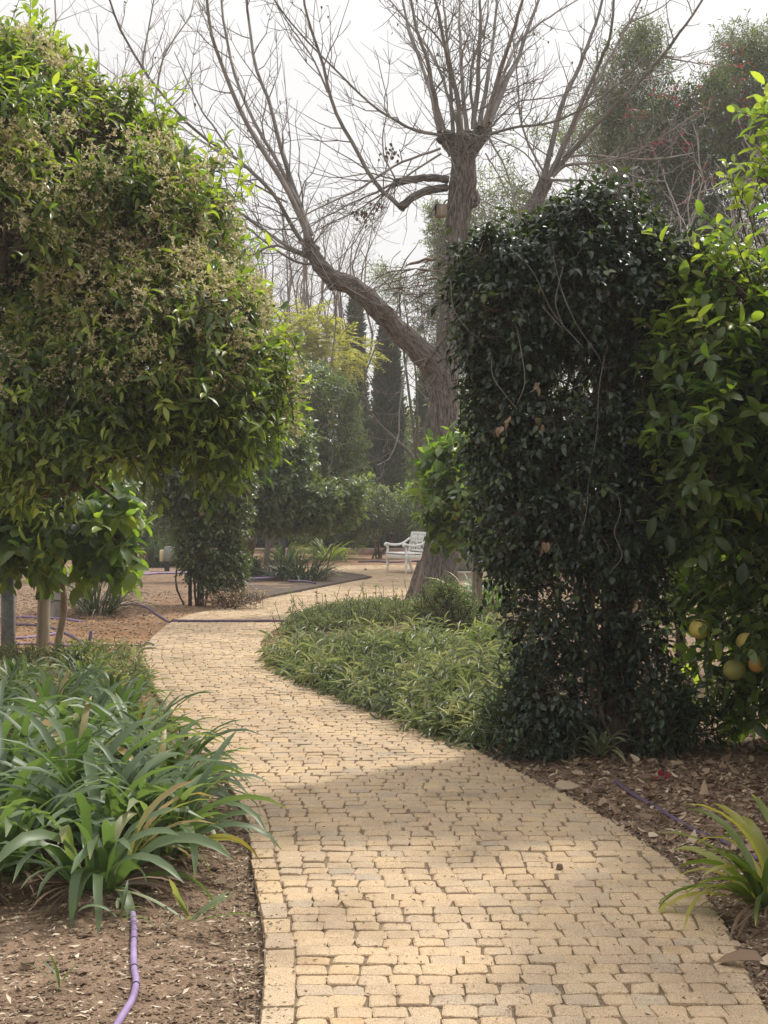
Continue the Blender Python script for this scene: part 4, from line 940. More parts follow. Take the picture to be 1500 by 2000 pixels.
ft = thing('feathery_tree', 'airy tree with yellowish feathery fronds above the orange trees', 'tree', P(625, 1083, 51) * [1, 1, 0])
fb = [blob(x, y, 51, r, 1.2, rz) for x, y, r, rz in [(600, 650, 65, 45), (650, 690, 85, 50), (560, 700, 50, 40), (625, 735, 45, 24), (605, 760, 55, 35), (610, 620, 40, 30)]]
trunk_and_limbs(ft, P(625, 1083, 51) * [1, 1, 0], P(630, 800, 51), fb, .14, M['farbark'])
p, d = crown_points(fb, 620, .4, .2, -1.1, 1.0, 71, .4)
g = Geo(); N = len(p); dd = unit(d * [1, 1, .2] + rng.normal(0, .3, (N, 3)) + [0, 0, -.05]); sdv = unit(np.cross(dd, [0, 0, 1.0])); K = 9
s_ = np.linspace(.1, 1, K)
pos = p[:, None] + dd[:, None] * (s_ * .75)[None, :, None] + np.array([0, 0, -.22]) * (s_ ** 2)[None, :, None]
for sg in (-1, 1):
    leaves(g, pos.reshape(-1, 3), (sdv[:, None] * sg + dd[:, None] * .5 + rng.normal(0, .15, pos.shape)).reshape(-1, 3), (np.array([0, 0, 1]) + rng.normal(0, .3, pos.shape)).reshape(-1, 3), np.tile(.22 * (1.1 - s_ * .6), N), .055, 'lo', 0, np.repeat(np.clip(rng.normal(.5, .22, N), 0, 1), K))
tubes(g, pos[:, [0, 4, 8]], np.tile([.008, .006, .003], (N, 1)), 3, 1); g.build('crown', [M['fern'], M['farbark']], ft)

lf = dict(k=9, L=.165, ratio=.42, tpl='ovate', shoot=.30, up=.2, droop=.15, spread=.95, tint_m=.5, tint_s=.2)
make_tree('orange_tree', 'round orange tree with a slim forked trunk on the tip of the planting bed', 'tree', G(520, 1131), P(524, 1062, 33), [blob(x, y, 33, r, 1.0, rz) for x, y, r, rz in [(560, 930, 95, 75), (620, 950, 75, 70), (500, 960, 60, 65), (560, 985, 88, 34), (640, 980, 48, 34), (540, 870, 60, 50), (650, 900, 45, 50)]], 1900, lf, M['midcitrus'], .085, M['palebark'], lump=.26, gap=-.6, freq=1.9, seed=81, twig=M['twigbark'])
make_tree('orange_tree', 'taller dense orange tree standing close behind the slim-trunked one', 'tree', G(485, 1095), P(500, 1010, 45), [blob(x, y, 44, r, 1.3, rz) for x, y, r, rz in [(610, 800, 85, 65), (560, 840, 80, 70), (650, 860, 55, 65), (520, 900, 80, 80), (640, 930, 70, 70), (600, 760, 50, 40)]], 2200, dict(lf, L=.16, tint_m=.48), M['midcitrus'], .16, M['twigbark'], lump=.28, gap=-.6, freq=1.5, seed=82, twig=M['twigbark'])
g_ = [(468, 1100, 42, .10), (505, 1088, 47, .13)]
make_tree('small_tree', 'dark many-stemmed tree behind the vine pair, its trunks leaning apart', 'tree', G(470, 1098), P(480, 1000, 43), [blob(x, y, 44, r, 1.2, rz) for x, y, r, rz in [(430, 960, 80, 70), (360, 930, 90, 80), (470, 900, 70, 70), (300, 950, 80, 80)]], 1500, dict(lf, L=.16, tint_m=.35), M['midcitrus'], .14, M['twigbark'], seed=83, twig=M['twigbark'])
def shrub(label, base, blobs, n, mat, name='shrub', L=.1, ratio=.4, seed=1, tint=.5, group=None, shoot=.2, stems=7, r0=.02, bark=None, up=.3, tpl='lo', k=7, droop=.1):
    t = thing(name, label, 'shrub', base, group); g = Geo()
    for i_ in range(stems):
        c, r = blobs[i_ % len(blobs)]; e_ = c + rng.normal(0, .35, 3) * r
        limb(g, [base + [rng.normal(0, .06), rng.normal(0, .06), -.03], base * .5 + e_ * .5 + rng.normal(0, .1, 3) * r, e_], [r0, r0 * .7, r0 * .25], 10, 5, wob=.1)
    g.build('stems', bark or M['twigbark'], t); g = Geo(); p, d = crown_points(blobs, n, .3, .2, -1.0, 2.0, seed, .3)
    leaf_cloud(g, p, d, k, L, ratio, tpl, 0, shoot, up, droop, .9, tint, .2, 1, .004); g.build('foliage', [mat, M['twigbark']], t); return t
shrub('vase-shaped shrub with bare lower stems near the white bench', G(738, 1092), [blob(750, 1010, 47, 60, .8, 30), (P(700, 1020, 47), np.array([.7, .6, .5])), blob(790, 1020, 47, 40, .6, 28)], 480, M['hedge'], 'shrub', .13, .35, 91, .85, r0=.035, bark=M['farbark'])
shrub('dark shrub with several stout stems in the bed beyond the path', G(665, 1091), [blob(665, 1030, 47.5, 50, .7, 30), blob(620, 1040, 47.5, 45, .7, 30), blob(700, 1030, 48, 40, .6, 35)], 650, M['midcitrus'], 'shrub', .15, .4, 92, .45, r0=.045)
shrub('grey-leaved rose-like shrub sticking up in front of the cypresses', G(735, 1084), [blob(735, 972, 51, 32, .5, 22), blob(755, 985, 51, 26, .4, 18)], 260, M['olive'], 'shrub', .13, .5, 93, .55, r0=.02)
shrub('bushy citrus shrub with bright tips beside the grey lamp post', G(815, 1082), [blob(810, 985, 52.5, 50, .8, 40), blob(850, 960, 52.5, 50, .8, 45), blob(830, 1030, 52.5, 50, .8, 35)], 800, M['citrus'], 'shrub', .16, .45, 94, .55, r0=.04)
shrub('pale yellow-green shrub between the two cypresses', G(728, 1068), [blob(728, 880, 63, 26, .8, 60), blob(725, 950, 63, 28, .8, 40), blob(800, 890, 63, 30, .8, 80), blob(805, 960, 63, 35, .8, 45)], 900, M['palegreen'], 'shrub', .2, .35, 95, .65, r0=.05)
shrub('low green bush at the foot of the slim-trunked orange tree', G(495, 1134), [blob(490, 1112, 32, 36, .4, 15), blob(520, 1116, 32, 30, .4, 13), blob(462, 1118, 32, 22, .3, 11)], 420, M['weed'], 'bush', .07, .4, 96, .3)
shrub('grey-green undergrowth bush behind the utility box', G(285, 1108), [blob(285, 1085, 40, 45, .6, 22), blob(240, 1095, 40, 40, .6, 18), blob(330, 1080, 41, 30, .5, 22)], 520, M['hedge'], 'bush', .12, .22, 97, .7)

# hedge closing the garden, and trees beyond it
hd = thing('hedge', 'dark clipped hedge closing the garden behind the far bed', 'hedge', (0, 58, 0))
n = 9000; x = rng.uniform(-14, 9, n); hz = 2.05 + .25 * noise_fn(.7, 7)(np.stack([x, 0 * x, 0 * x], -1)); z = rng.random(n) * hz
dep = 57.4 - .3 * np.abs(rng.normal(0, .8, n)) + .25 * noise_fn(.9, 8)(np.stack([x, 0 * x, z], -1))
topm = rng.random(n) < .25; dep = np.where(topm, rng.uniform(57, 58.4, n), dep); z = np.where(topm, hz, z)
g = Geo(); leaf_cloud(g, np.stack([x, dep, z], -1), np.stack([0 * x, -.6 + 0 * x, .5 + 0 * x], -1), 5, .15, .5, 'lo', 0, .2, .2, .1, .9, .35, .22)
g.build('foliage', M['hedge'], hd); g = Geo(); box(g, (-2.5, 58.0, .85), (23, .7, 1.7), 0, 0, .1); g.build('inner_branches', M['hedge'], hd)
far = [(330, 74, 830, 120, 'rounded hazy tree far behind the vine pair'), (690, 88, 900, 40, 'small hazy tree beside the tiled roof'), (880, 76, 780, 110, 'hazy tree behind the thick bare trunk'), (540, 80, 830, 95, 'hazy tree behind the taller dense orange tree'),
       (800, 84, 850, 40, 'pale hazy tree between the cypress and the bare trunk'), (1050, 70, 700, 160, 'hazy tree behind the silvery olive'), (130, 66, 800, 170, 'hazy tree behind the staked pomelo'), (1250, 66, 740, 170, 'hazy dark tree behind the red-flowered climber'), (1450, 64, 760, 170, 'dark tree behind the fruiting pomelo')]
for k, (px, Y, top, w_, lb) in enumerate(far):
    bl = [blob(px + rng.normal(0, w_ * .4), top + w_ * .5 + rng.uniform(0, 160), Y + rng.normal(0, 1), w_ * rng.uniform(.45, .7)) for _ in range(6)] + [blob(px, 930, Y, w_ * .8)]
    make_tree('garden_tree', lb, 'tree', P(px, 1000 + 4340 / Y, Y) * [1, 1, 0], P(px, 980, Y), bl, 900, dict(k=8, L=.28, ratio=.42, tpl='lo', shoot=.6, up=.3, spread=.9, tint_m=.5, tint_s=.25), M['palegreen'] if k in (1, 4) else M['midcitrus'], .2, M['twigbark'], 'trees beyond the hedge', lump=.25, freq=.8, seed=100 + k)
hs_ = thing('house', 'far cream house with a red tiled roof showing between the cypresses', 'house', P(724, 1040, 100) * [1, 1, 0])
c = P(724, 840, 100); g = Geo(); box(g, (c[0], 102, 3.6), (3.4, 6, 7.2), 0, 0, 0); g.build('wall', M['plaster'], hs_, smooth=False)
g = Geo(); zz = 7.2; V = np.array([(-2, -3.5, zz), (2, -3.5, zz), (2, 3.5, zz), (-2, 3.5, zz), (-1, 0, zz + 1.6), (1, 0, zz + 1.6), (-2, -3.5, zz - .15), (2, -3.5, zz - .15), (2, 3.5, zz - .15), (-2, 3.5, zz - .15)]) + [c[0], 102, 0]
g.add(V, [(1, 2, 5), (3, 0, 4)], [(0, 1, 5, 4), (2, 3, 4, 5), (6, 7, 1, 0), (7, 8, 2, 1), (8, 9, 3, 2), (9, 6, 0, 3), (9, 8, 7, 6)]); g.build('roof', M['roof'], hs_, smooth=False)
for wx in (-.85, .85):
    g = Geo(); box(g, (c[0] + wx, 98.97, 4.6), (.8, .08, 1.3), 0); g.build('window', M['darkmetal'], hs_, smooth=False)

# ------------------------------------------------------------------ strap-leaved clumps massed beside the path
def strap_plant(name, label, cat, loc, n, L, W, mat, e=(1.0, 1.5), bend=(.8, 2.3), R=.12, K=8, group=None, tint=(.45, .2), thatch=True, z0=.05, fold=.3):
    t = thing(name, label, cat, loc, group); loc = np.asarray(loc, float); g = Geo()
    a = rng.uniform(0, 6.28, n); rr = R * np.sqrt(rng.random(n))
    base = loc + np.stack([np.cos(a) * rr, np.sin(a) * rr, np.full(n, z0) + rng.uniform(-.02, .03, n)], -1)
    az = a + rng.normal(0, .5, n); u = rng.random(n)
    el = e[1] - (e[1] - e[0]) * u + rng.normal(0, .06, n); bd = bend[0] + (bend[1] - bend[0]) * (.35 * u + .65 * rng.random(n))
    straps(g, base, az, el, bd, L * rng.uniform(.65, 1.15, n), W * rng.uniform(.75, 1.15, n), K, fold, 0, np.clip(rng.normal(tint[0], tint[1], n), 0, 1), power=1.3)
    g.build('leaves', mat, t)
    if thatch:
        g = Geo(); k = n
        a = rng.uniform(0, 6.28, k); base = loc + np.stack([np.cos(a) * R * .8, np.sin(a) * R * .8, np.full(k, z0 + .02)], -1)
        straps(g, base, a + rng.normal(0, .5, k), rng.uniform(-.1, .5, k), rng.uniform(.5, 1.4, k), L * rng.uniform(.35, .6, k), W * .32, 6, .4, 0, rng.uniform(0, .45, k))
        g.build('withered_base', M['dry'], t)
    return t
CG = 'strap-leaved clumps massed beside the path'
CL = 'dark green strap-leaved clump in the dense mass beside the path'
protos = [strap_plant('clivia_plant', CL, 'plant', (0, 0, 0), 46, .58, .046, M['clivia'], e=(.9, 1.5), bend=(1.0, 2.5), group=CG),
          strap_plant('clivia_plant', CL, 'plant', (0, 0, 0), 42, .63, .042, M['clivia'], e=(.8, 1.5), bend=(.9, 2.5), group=CG),
          strap_plant('clivia_plant', CL, 'plant', (0, 0, 0), 48, .55, .047, M['clivia'], e=(.6, 1.45), bend=(1.3, 2.9), group=CG, tint=(.55, .2))]
front = [(-1.12, 5.62, 2, 1.0, 'lowest clump of the strap-leaved mass, its withered leaf bases showing above bare soil'),
         (-.96, 6.12, 1, .92, 'strap-leaved clump whose leaves hang over the kerb of the path'),
         (-1.55, 5.85, 0, 1.0, 'strap-leaved clump beside the lowest one, leaves arching over bare soil')]
mass = [(-1.22, 6.2, 0, 1.05), (-1.03, 6.5, 0, .9), (-1.72, 6.5, 1, 1.05), (-2.1, 6.4, 2, 1.0), (-1.08, 6.95, 2, .92), (-1.45, 6.75, 1, 1.1), (-1.9, 7.1, 0, 1.05), (-1.15, 7.5, 0, .95), (-2.35, 7.2, 1, 1.0), (-1.6, 7.5, 2, 1.05), (-2.1, 7.8, 1, 1.05),
        (-1.38, 8.1, 1, .95), (-1.8, 8.4, 0, .95), (-2.4, 8.4, 2, .9), (-1.55, 8.8, 2, .85), (-2.1, 9.1, 1, .9), (-1.75, 9.5, 0, .82), (-2.6, 9.3, 0, .86), (-2.3, 10.0, 2, .76), (-1.95, 10.3, 1, .72), (-2.8, 10.3, 1, .74), (-2.45, 10.9, 0, .68), (-2.15, 11.3, 2, .66), (-2.9, 11.4, 0, .7), (-2.5, 11.9, 1, .64)]
used = set()
for x, y, k, s_, lb in [f for f in front] + [m_ + (None,) for m_ in mass]:
    z = float(ground_z(x, y)[0]); rz = rng.uniform(0, 6.28)
    if k not in used:
        o = protos[k]; used.add(k); o.location = (x, y, z); o.rotation_euler = (0, 0, rz); o.scale = (s_,) * 3
    else: o = dup(protos[k], (x, y, z), rz, s_)
    o['label'] = lb or CL
    if lb and 'group' in o.keys(): del o['group']
    if not lb: o['group'] = CG
# small offset plantlet lying on the soil, and seedlings
def gz(p): return np.array([p[0], p[1], float(ground_z(p[0], p[1])[0])])
strap_plant('clivia_plant', 'uprooted little strap-leaved offset lying on the bare soil', 'plant', gz(G(372, 1832)), 7, .26, .026, M['clivia'], e=(.2, .9), bend=(.0, 1.0), R=.03, tint=(.75, .15))
strap_plant('seedling', 'tiny wilted seedling beside the end of the purple pipe', 'plant', gz(G(232, 1845)), 6, .14, .014, M['clivia'], e=(.3, 1.2), bend=(.5, 2.0), R=.015, tint=(.6, .2))
strap_plant('seedling', 'single grass seedling in the bare soil at the bottom of the view', 'plant', gz(G(118, 1985)), 5, .13, .010, M['weed'], e=(.7, 1.5), bend=(.2, 1.2), R=.01, thatch=False)
strap_plant('variegated_plant', 'strap-leaved plant with yellow-edged leaves reaching over the paving', 'plant', gz(np.array([1.50, 5.42, 0])), 44, .52, .042, M['variegated'], e=(.4, 1.4), bend=(.9, 2.4), R=.13, tint=(.5, .28))
strap_plant('clivia_plant', 'strap-leaved clump cut by the frame below the big citrus', 'plant', gz(np.array([-1.62, 5.55, 0])), 14, .38, .04, M['clivia'], R=.06, tint=(.4, .15))
# spider plants round the vine-clad post
for q, lb, n_, L_ in [((1172, 1500), 'pale spider plant at the foot of the vine-clad post', 22, .30), ((1262, 1425), 'spider plant standing tall just behind the vine-clad post', 26, .42), ((1355, 1440), 'spider plant with drooping white-lit leaves under the hanging pomelos', 24, .42), ((1010, 1440), 'grassy spider plant between the ground cover and the vine', 24, .36)]:
    b = gz(G(*q)); zz = .12 if 'tall' in lb or 'drooping' in lb else .04
    strap_plant('spider_plant', lb, 'plant', b, n_, L_, .022, M['bed'], e=(.5, 1.4), bend=(1.0, 2.4), R=.04, tint=(.72, .2), thatch=False, z0=zz)
# grass-like clumps farther on
gr = dict(e=(.6, 1.5), bend=(.5, 1.9), fold=.35)
strap_plant('grass_clump', 'dark tussock of grassy leaves beside the staked pomelo', 'plant', G(192, 1207), 150, .85, .022, M['dietes'], R=.28, tint=(.35, .2), **gr)
strap_plant('grass_clump', 'wide grassy tussock on the tip of the planting bed', 'plant', G(592, 1140), 190, .80, .024, M['dietes'], R=.50, tint=(.22, .2), **gr)
strap_plant('grass_clump', 'grassy tussock spilling beside the slim-trunked orange tree', 'plant', G(555, 1137), 120, .75, .024, M['dietes'], R=.35, tint=(.22, .2), **gr)
strap_plant('strap_plant', 'pale strappy plant with drooping leaves on the far bed', 'plant', G(640, 1098), 60, 1.05, .06, M['palegreen'], e=(.4, 1.3), bend=(1.0, 2.2), R=.35, tint=(.55, .2))
strap_plant('strap_plant', 'pale strappy clump between the orange tree trunks', 'plant', G(560, 1103), 50, .9, .06, M['palegreen'], e=(.6, 1.4), bend=(.8, 2.0), R=.3, tint=(.4, .2))
strap_plant('agapanthus_plant', 'broad strap-leaved plant beside the foot of the thick bare trunk', 'plant', G(925, 1195), 60, .75, .05, M['clivia'], e=(.6, 1.4), bend=(.8, 2.2), R=.25, tint=(.6, .2))
strap_plant('agapanthus_plant', 'strap-leaved plant in the shade behind the stake of the small pomelo', 'plant', G(965, 1200), 50, .7, .045, M['clivia'], e=(.6, 1.4), bend=(.8, 2.2), R=.25, tint=(.5, .2))

# ------------------------------------------------------------------ the ground-cover bed on the inside of the bend
BED = np.array([G(*q)[:2] for q in [(520, 1268), (520, 1288), (560, 1322), (620, 1352), (690, 1382), (760, 1412), (850, 1447), (930, 1470), (1000, 1475), (1040, 1420), (1050, 1350), (1000, 1290), (960, 1250), (920, 1215), (860, 1190), (790, 1192), (700, 1200), (640, 1212), (570, 1228)]])
def bed_points(n, poly, keep):
    out = []
    lo, hi = poly.min(0), poly.max(0)
    while sum(map(len, out)) < n:
        q = rng.uniform(lo, hi, (n * 2, 2)); q = q[inside(poly, q[:, 0], q[:, 1])]; out.append(q[keep(q)])
    return np.concatenate(out)[:n]
clump = noise_fn(2.2, 77)
q = bed_points(3300, BED, lambda q: clump(np.column_stack([q, 0 * q[:, 0]])) > -.32)
dE = np.clip(path_dist(q[:, 0], q[:, 1]), 0, .6) / .6
hgt = (.05 + .17 * dE) * rng.uniform(.4, 1.5, len(q)) * (1 + .30 * clump(np.column_stack([q, 0 * q[:, 0]])))
g = Geo(); fine = (q[:, 1] > 15.2 + rng.normal(0, 1.2, len(q)))
b = np.column_stack([q, hgt])
a_ = b[~fine]; outd = unit(np.column_stack([rng.normal(0, .5, (len(a_), 2)) + [-.25, -.35], np.full(len(a_), .45)]))
kind = clump(a_ * 1.7 + 3.1) > 0
leaf_cloud(g, a_[kind], outd[kind], 9, .175, .11, 'long', 0, .13, .25, .55, .95, .62, .25, 1, .003, normal_up=.8)
leaf_cloud(g, a_[~kind], outd[~kind], 10, .115, .15, 'long', 0, .13, .35, .35, .95, .38, .22, 1, .003, normal_up=.8)
k2 = rng.random(len(a_)) < .10; leaf_cloud(g, a_[k2] + [0, 0, .05], unit(outd[k2] + [0, 0, 1.0]), 10, .13, .12, 'long', 0, .24, .8, .2, .8, .72, .2, 1, .003)
a_ = b[fine]; a_ = a_ * [1, 1, .55]; leaf_cloud(g, a_, unit(rng.normal(0, .5, a_.shape) + [0, 0, 1]), 10, .07, .20, 'lo', 0, .13, .6, .15, .8, .52, .25, 1, .003)
tag(g.build('ground_cover', [M['bed'], M['twigbark']]), kind='stuff')
# taller seed stalks along the back of the bed
g = Geo(); s_ = bed_points(150, BED, lambda q: q[:, 1] > 16.5); n = len(s_)
t_ = np.linspace(0, 1, 5)[None, :, None]; hh = rng.uniform(.18, .48, n)
pts = np.column_stack([s_, np.full(n, .05)])[:, None] + np.concatenate([rng.normal(0, .10, (n, 2)), hh[:, None]], 1)[:, None] * t_
tubes(g, pts, np.tile(np.linspace(.005, .003, 5), (n, 1)), 3, 1)
for k in range(9):
    i_ = rng.integers(1, 5, n); leaves(g, pts[np.arange(n), i_], rng.normal(0, .6, (n, 3)) + [0, 0, .6], rng.normal(size=(n, 3)), .05, .016, 'lo', 0, rng.uniform(.4, 1, n))
tag(g.build('seed_stalks', [M['weed'], M['twigbark']]), kind='stuff')
shrub('fine-leaved green bush swelling above the ground cover before the bare trunk', G(880, 1265), [blob(875, 1205, 16.2, 62, .40, 55), blob(925, 1225, 16.2, 50, .38, 42), blob(845, 1235, 16.2, 40, .3, 40), blob(868, 1165, 16.2, 20, .15, 30), blob(950, 1255, 16.2, 35, .3, 30)], 1500, M['weed'], 'bush', .030, .38, 131, .42, shoot=.12, stems=12, r0=.008, up=.7, k=9)
shrub('low leafy plant with pale arching leaves next to the lone yellow fruit', G(950, 1318), [blob(945, 1275, 14, 28, .2, 26)], 60, M['palegreen'], 'plant', .15, .14, 132, .5, shoot=.15, stems=4, r0=.006, up=.5)
gr_ = Geo(); th = np.linspace(0, np.pi, 12); lathe(gr_, np.stack([np.sin(th) * .042 + 1e-4, -np.cos(th) * .04], -1), G(978, 1305) + [0, -.35, .10], 16); tag(gr_.build('fallen_fruit', M['fruit']), 'yellow fallen fruit on the soil between the ground cover and the vine', 'fruit')
# low weeds between the strap-leaved mass and the stakes, and small tufts
W1 = np.array([G(*q_)[:2] for q_ in [(-200, 1300), (20, 1292), (120, 1288), (200, 1283), (262, 1296), (285, 1330), (300, 1370), (150, 1360), (-200, 1360)]])
q = bed_points(620, W1, lambda q: clump(np.column_stack([q, 0 * q[:, 0]])) > -.5); g = Geo()
leaf_cloud(g, np.column_stack([q, rng.uniform(.02, .14, len(q))]), unit(rng.normal(0, .4, (len(q), 3)) + [0, 0, 1]), 8, .085, .2, 'lo', 0, .13, .5, .2, .9, .62, .25, 1, .003)
tag(g.build('low_weeds', [M['bed'], M['twigbark']]), kind='stuff')
shrub('young weed with upright stems at the edge of the strap-leaved mass', gz(G(162, 1330)), [blob(160, 1290, 12.9, 26, .15, 26)], 40, M['weed'], 'plant', .07, .3, 133, .6, shoot=.1, stems=4, r0=.005, up=.8)
shrub('spiny dry-looking weed below the pair of vine posts', G(440, 1192), [blob(440, 1175, 22.4, 50, .3, 17), blob(490, 1168, 22.6, 30, .25, 10)], 130, M['dry'], 'bush', .05, .3, 134, .7, shoot=.12, stems=14, r0=.006, up=.5)
shrub('small weed tuft at the bottom corner on bare soil', gz(np.array([-1.68, 5.02, 0])), [(np.array([-1.68, 5.02, .1]), np.array([.12, .1, .08]))], 60, M['weed'], 'plant', .04, .3, 135, .5, shoot=.07, stems=5, r0=.003, up=.5)

# undergrowth round the foot of the vine-clad post (thin stems, sparse leaves)
shrub('thin-stemmed undergrowth bush at the foot of the vine beside the paving', gz(G(1070, 1487)), [blob(1060, 1420, 8.95, 60, .22, 55), blob(1010, 1390, 9.1, 45, .2, 60), blob(1110, 1450, 8.95, 45, .2, 40)], 300, M['hedge'], 'bush', .085, .16, 136, .6, shoot=.14, stems=26, r0=.005, up=.4, tpl='long', bark=M['twigbark'])
shrub('sparse undergrowth bush between the vine-clad post and the leaf litter', gz(G(1290, 1478)), [blob(1290, 1420, 9.0, 50, .25, 50), blob(1340, 1400, 9.3, 45, .25, 50)], 150, M['hedge'], 'bush', .09, .2, 137, .55, shoot=.14, stems=12, r0=.005, up=.4, tpl='long')

# ------------------------------------------------------------------ white carved bench
def bench():
    A = G(757, 1119); B = G(793, 1123.5); A[2] = B[2] = PT
    ux = unit(B - A); uy = np.array([-ux[1], ux[0], 0]);
    if uy[0] < 0: uy = -uy           # seat depth runs away from the front legs
    L = np.linalg.norm(B - A); D = .60; o = A
    t = thing('bench', 'white painted wooden bench with turned legs and scrolled arms on the far paving', 'bench', (A + B) / 2 + uy * .3)
    W = lambda x, y, z: o + ux * x + uy * y + np.array([0, 0, z])
    rot = math.atan2(ux[1], ux[0])
    def bx(g, x0, x1, y0, y1, z0, z1, bev=.008):
        c = W((x0 + x1) / 2, (y0 + y1) / 2, (z0 + z1) / 2); box(g, c, (abs(x1 - x0), abs(y1 - y0), z1 - z0), rot, 0, bev)
    prof = [(.012, 0), (.024, .015), (.018, .05), (.022, .075), (.032, .085), (.022, .10), (.030, .15), (.040, .20), (.034, .245), (.022, .265), (.036, .28), (.036, .295), (.024, .31), (.034, .325), (.034, .36)]
    for x in (0, L):
        g = Geo(); lathe(g, prof, W(x, 0, 0), 14); bx(g, x - .036, x + .036, -.036, .036, .355, .475); g.build('leg', M['white'], t)
        g = Geo(); pts = [W(x, D - .02, .47), W(x, D + .0, .25), W(x, D + .07, 0)]; limb(g, pts, [.034, .032, .026], 10, 8, cap=True); g.build('leg', M['white'], t)
        g = Geo(); lathe(g, [(.026, .0), (.034, .02), (.022, .04), (.032, .10), (.022, .15), (.034, .165), (.034, .19)], W(x, 0, .475), 12)
        pts = catmull([W(x, -.07, .685), W(x, -.045, .725), W(x, .0, .715), W(x, .15, .69), W(x, .32, .70), W(x, .45, .75), W(x, D - .0, .86)], 22)
        wds = np.linspace(.034, .026, 22)
        for k in range(len(pts) - 1):
            c = (pts[k] + pts[k + 1]) / 2
        tubes(g, pts, wds, 8, cap=True); tubes(g, pts + ux * .028, wds * .8, 8, cap=True); tubes(g, pts - ux * .028, wds * .8, 8, cap=True)
        sc = [W(x, -.04 + .045 * math.cos(a) * (1 - a / 9), .685 + .045 * math.sin(a) * (1 - a / 9)) for a in np.linspace(1.5, 6.6, 12)]
        tubes(g, np.array(sc), np.full(12, .022), 7, cap=True); g.build('arm', M['white'], t)
    g = Geo(); bx(g, .037, L - .037, -.03, .03, .36, .462); g.build('apron', M['white'], t)
    for x in (0, L): g = Geo(); bx(g, x - .028, x + .028, .037, D - .05, .365, .46); g.build('apron', M['white'], t)
    g = Geo(); bx(g, -.03, L + .03, -.05, D - .04, .478, .51, .012); g.build('seat', M['white'], t)
    bk = Geo(); lean = .09
    Y0 = lambda z: D - .03 + lean * (z - .47) / .5
    for x in (0, L): limb(bk, [W(x, D - .03, .46), W(x, Y0(.75), .75), W(x, Y0(1.0), 1.0)], [.032, .030, .026], 8, 8, cap=True)
    def rail(z, h, th=.03, x0=.0, x1=None):
        x1 = L if x1 is None else x1; bx(bk, x0, x1, Y0(z) - th / 2, Y0(z) + th / 2, z - h / 2, z + h / 2)
    rail(.985, .075); rail(.79, .05); rail(.56, .05)
    bb_ = bk.build('backrest', M['white'], t)
    n = 3
    for i_ in range(n):
        a, b = L * i_ / n + .05, L * (i_ + 1) / n - .05
        g = Geo(); bx(g, a, b, Y0(.88) - .010, Y0(.88) + .010, .818, .945, .004); bx(g, a + .04, b - .04, Y0(.88) - .018, Y0(.88) - .011, .84, .92, .002); g.build('panel', M['white'], bb_)
        g = Geo(); m_ = (a + b) / 2
        for (x0, z0, x1, z1) in [(a, .59, b, .76), (a, .76, b, .59), (m_, .59, m_, .76), (a, .675, b, .675)]:
            limb(g, [W(x0, Y0(z0), z0), W(x1, Y0(z1), z1)], [.012, .012], 4, 6)
        rr = .05; tubes(g, np.array([W(m_ + rr * math.cos(q), Y0(.675), .675 + rr * math.sin(q)) for q in np.linspace(0, 6.283, 16)]), np.full(16, .010), 6); g.build('lattice', M['white'], bb_)
        if i_: g = Geo(); bx(g, L * i_ / n - .022, L * i_ / n + .022, Y0(.77) - .014, Y0(.77) + .014, .585, .947); g.build('upright', M['white'], bb_)
bench()

# ------------------------------------------------------------------ posts, boxes, urn
sp = thing('galvanised_post', 'square galvanised steel post at the frame edge near the staked pomelo', 'post', G(16, 1287)); b = G(16, 1287)
hp = P(16, 1092, b[1])[2]; g = Geo(); box(g, b + [0, 0, hp / 2 - .02], (.135, .135, hp + .04), .12, 0, .01); g.build('post', M['galv'], sp)
g = Geo(); box(g, b + [0, 0, hp + .02], (.16, .16, .035), .12, 0, .008); g.build('cap', M['galv'], sp)
st = thing('timber_stake', 'weathered grey timber stake holding up the young pomelo', 'stake', G(84, 1278)); b = G(84, 1278)
g = Geo(); limb(g, [b - [0, 0, .1], b + [.01, 0, .5], b + [.04, 0, 1.0], b + [.05, 0, 1.9]], [.075, .070, .068, .06], 26, 12, wob=.035, cap=True); g.build('stake', M['wood'], st)
g = Geo(); limb(g, [b + [.10, -.02, .93], b + [.03, -.08, .95], b + [-.05, .0, .96]], [.008, .008, .008], 8, 5); g.build('tie', M['black'], st)
b = G(106, 1208); g = Geo(); limb(g, [b - [0, 0, .1], b + [.02, 0, .4], b + [.0, 0, 1.2], b + [.1, 0, 2.2]], [.17, .14, .12, .09], 18, 10, wob=.05)
tr_ = thing('citrus_tree', 'citrus tree with a pale stout trunk partly hidden by the timber stake', 'tree', b); g.build('trunk', M['palebark'], tr_)
def crown_on(tr, blobs, n, seed): 
    g = Geo(); p, d = crown_points(blobs, n, .25, .18, -.8, 1.8, seed, .2); leaf_cloud(g, p, d, 8, .11, .42, 'lo', 0, .26, .2, .15, .95, .42, .2, 1, .004); g.build('crown', [M['midcitrus'], M['twigbark']], tr)
crown_on(tr_, [blob(60, 930, 21, 120, .9, 80), blob(160, 940, 21, 80, .7, 60), blob(0, 880, 21, 130, 1, 100)], 700, 141)
b = G(206, 1140); g = Geo(); limb(g, [b - [0, 0, .1], b + [0, 0, .25], b + [.05, 0, .6], b + [.02, 0, 2.0]], [.34, .25, .17, .12], 18, 10, wob=.06)
tr2 = thing('citrus_tree', 'citrus tree with a thick brown foot behind the grassy tussock', 'tree', b); g.build('trunk', M['twigbark'], tr2)
crown_on(tr2, [blob(200, 930, 31, 110, 1, 80), blob(290, 900, 31, 80, .9, 70), blob(120, 930, 31, 100, 1, 80)], 800, 142)
b = G(326, 1117); ub = thing('utility_box', 'grey-green utility box on a short dark post in the bed across the path', 'utility box', b)
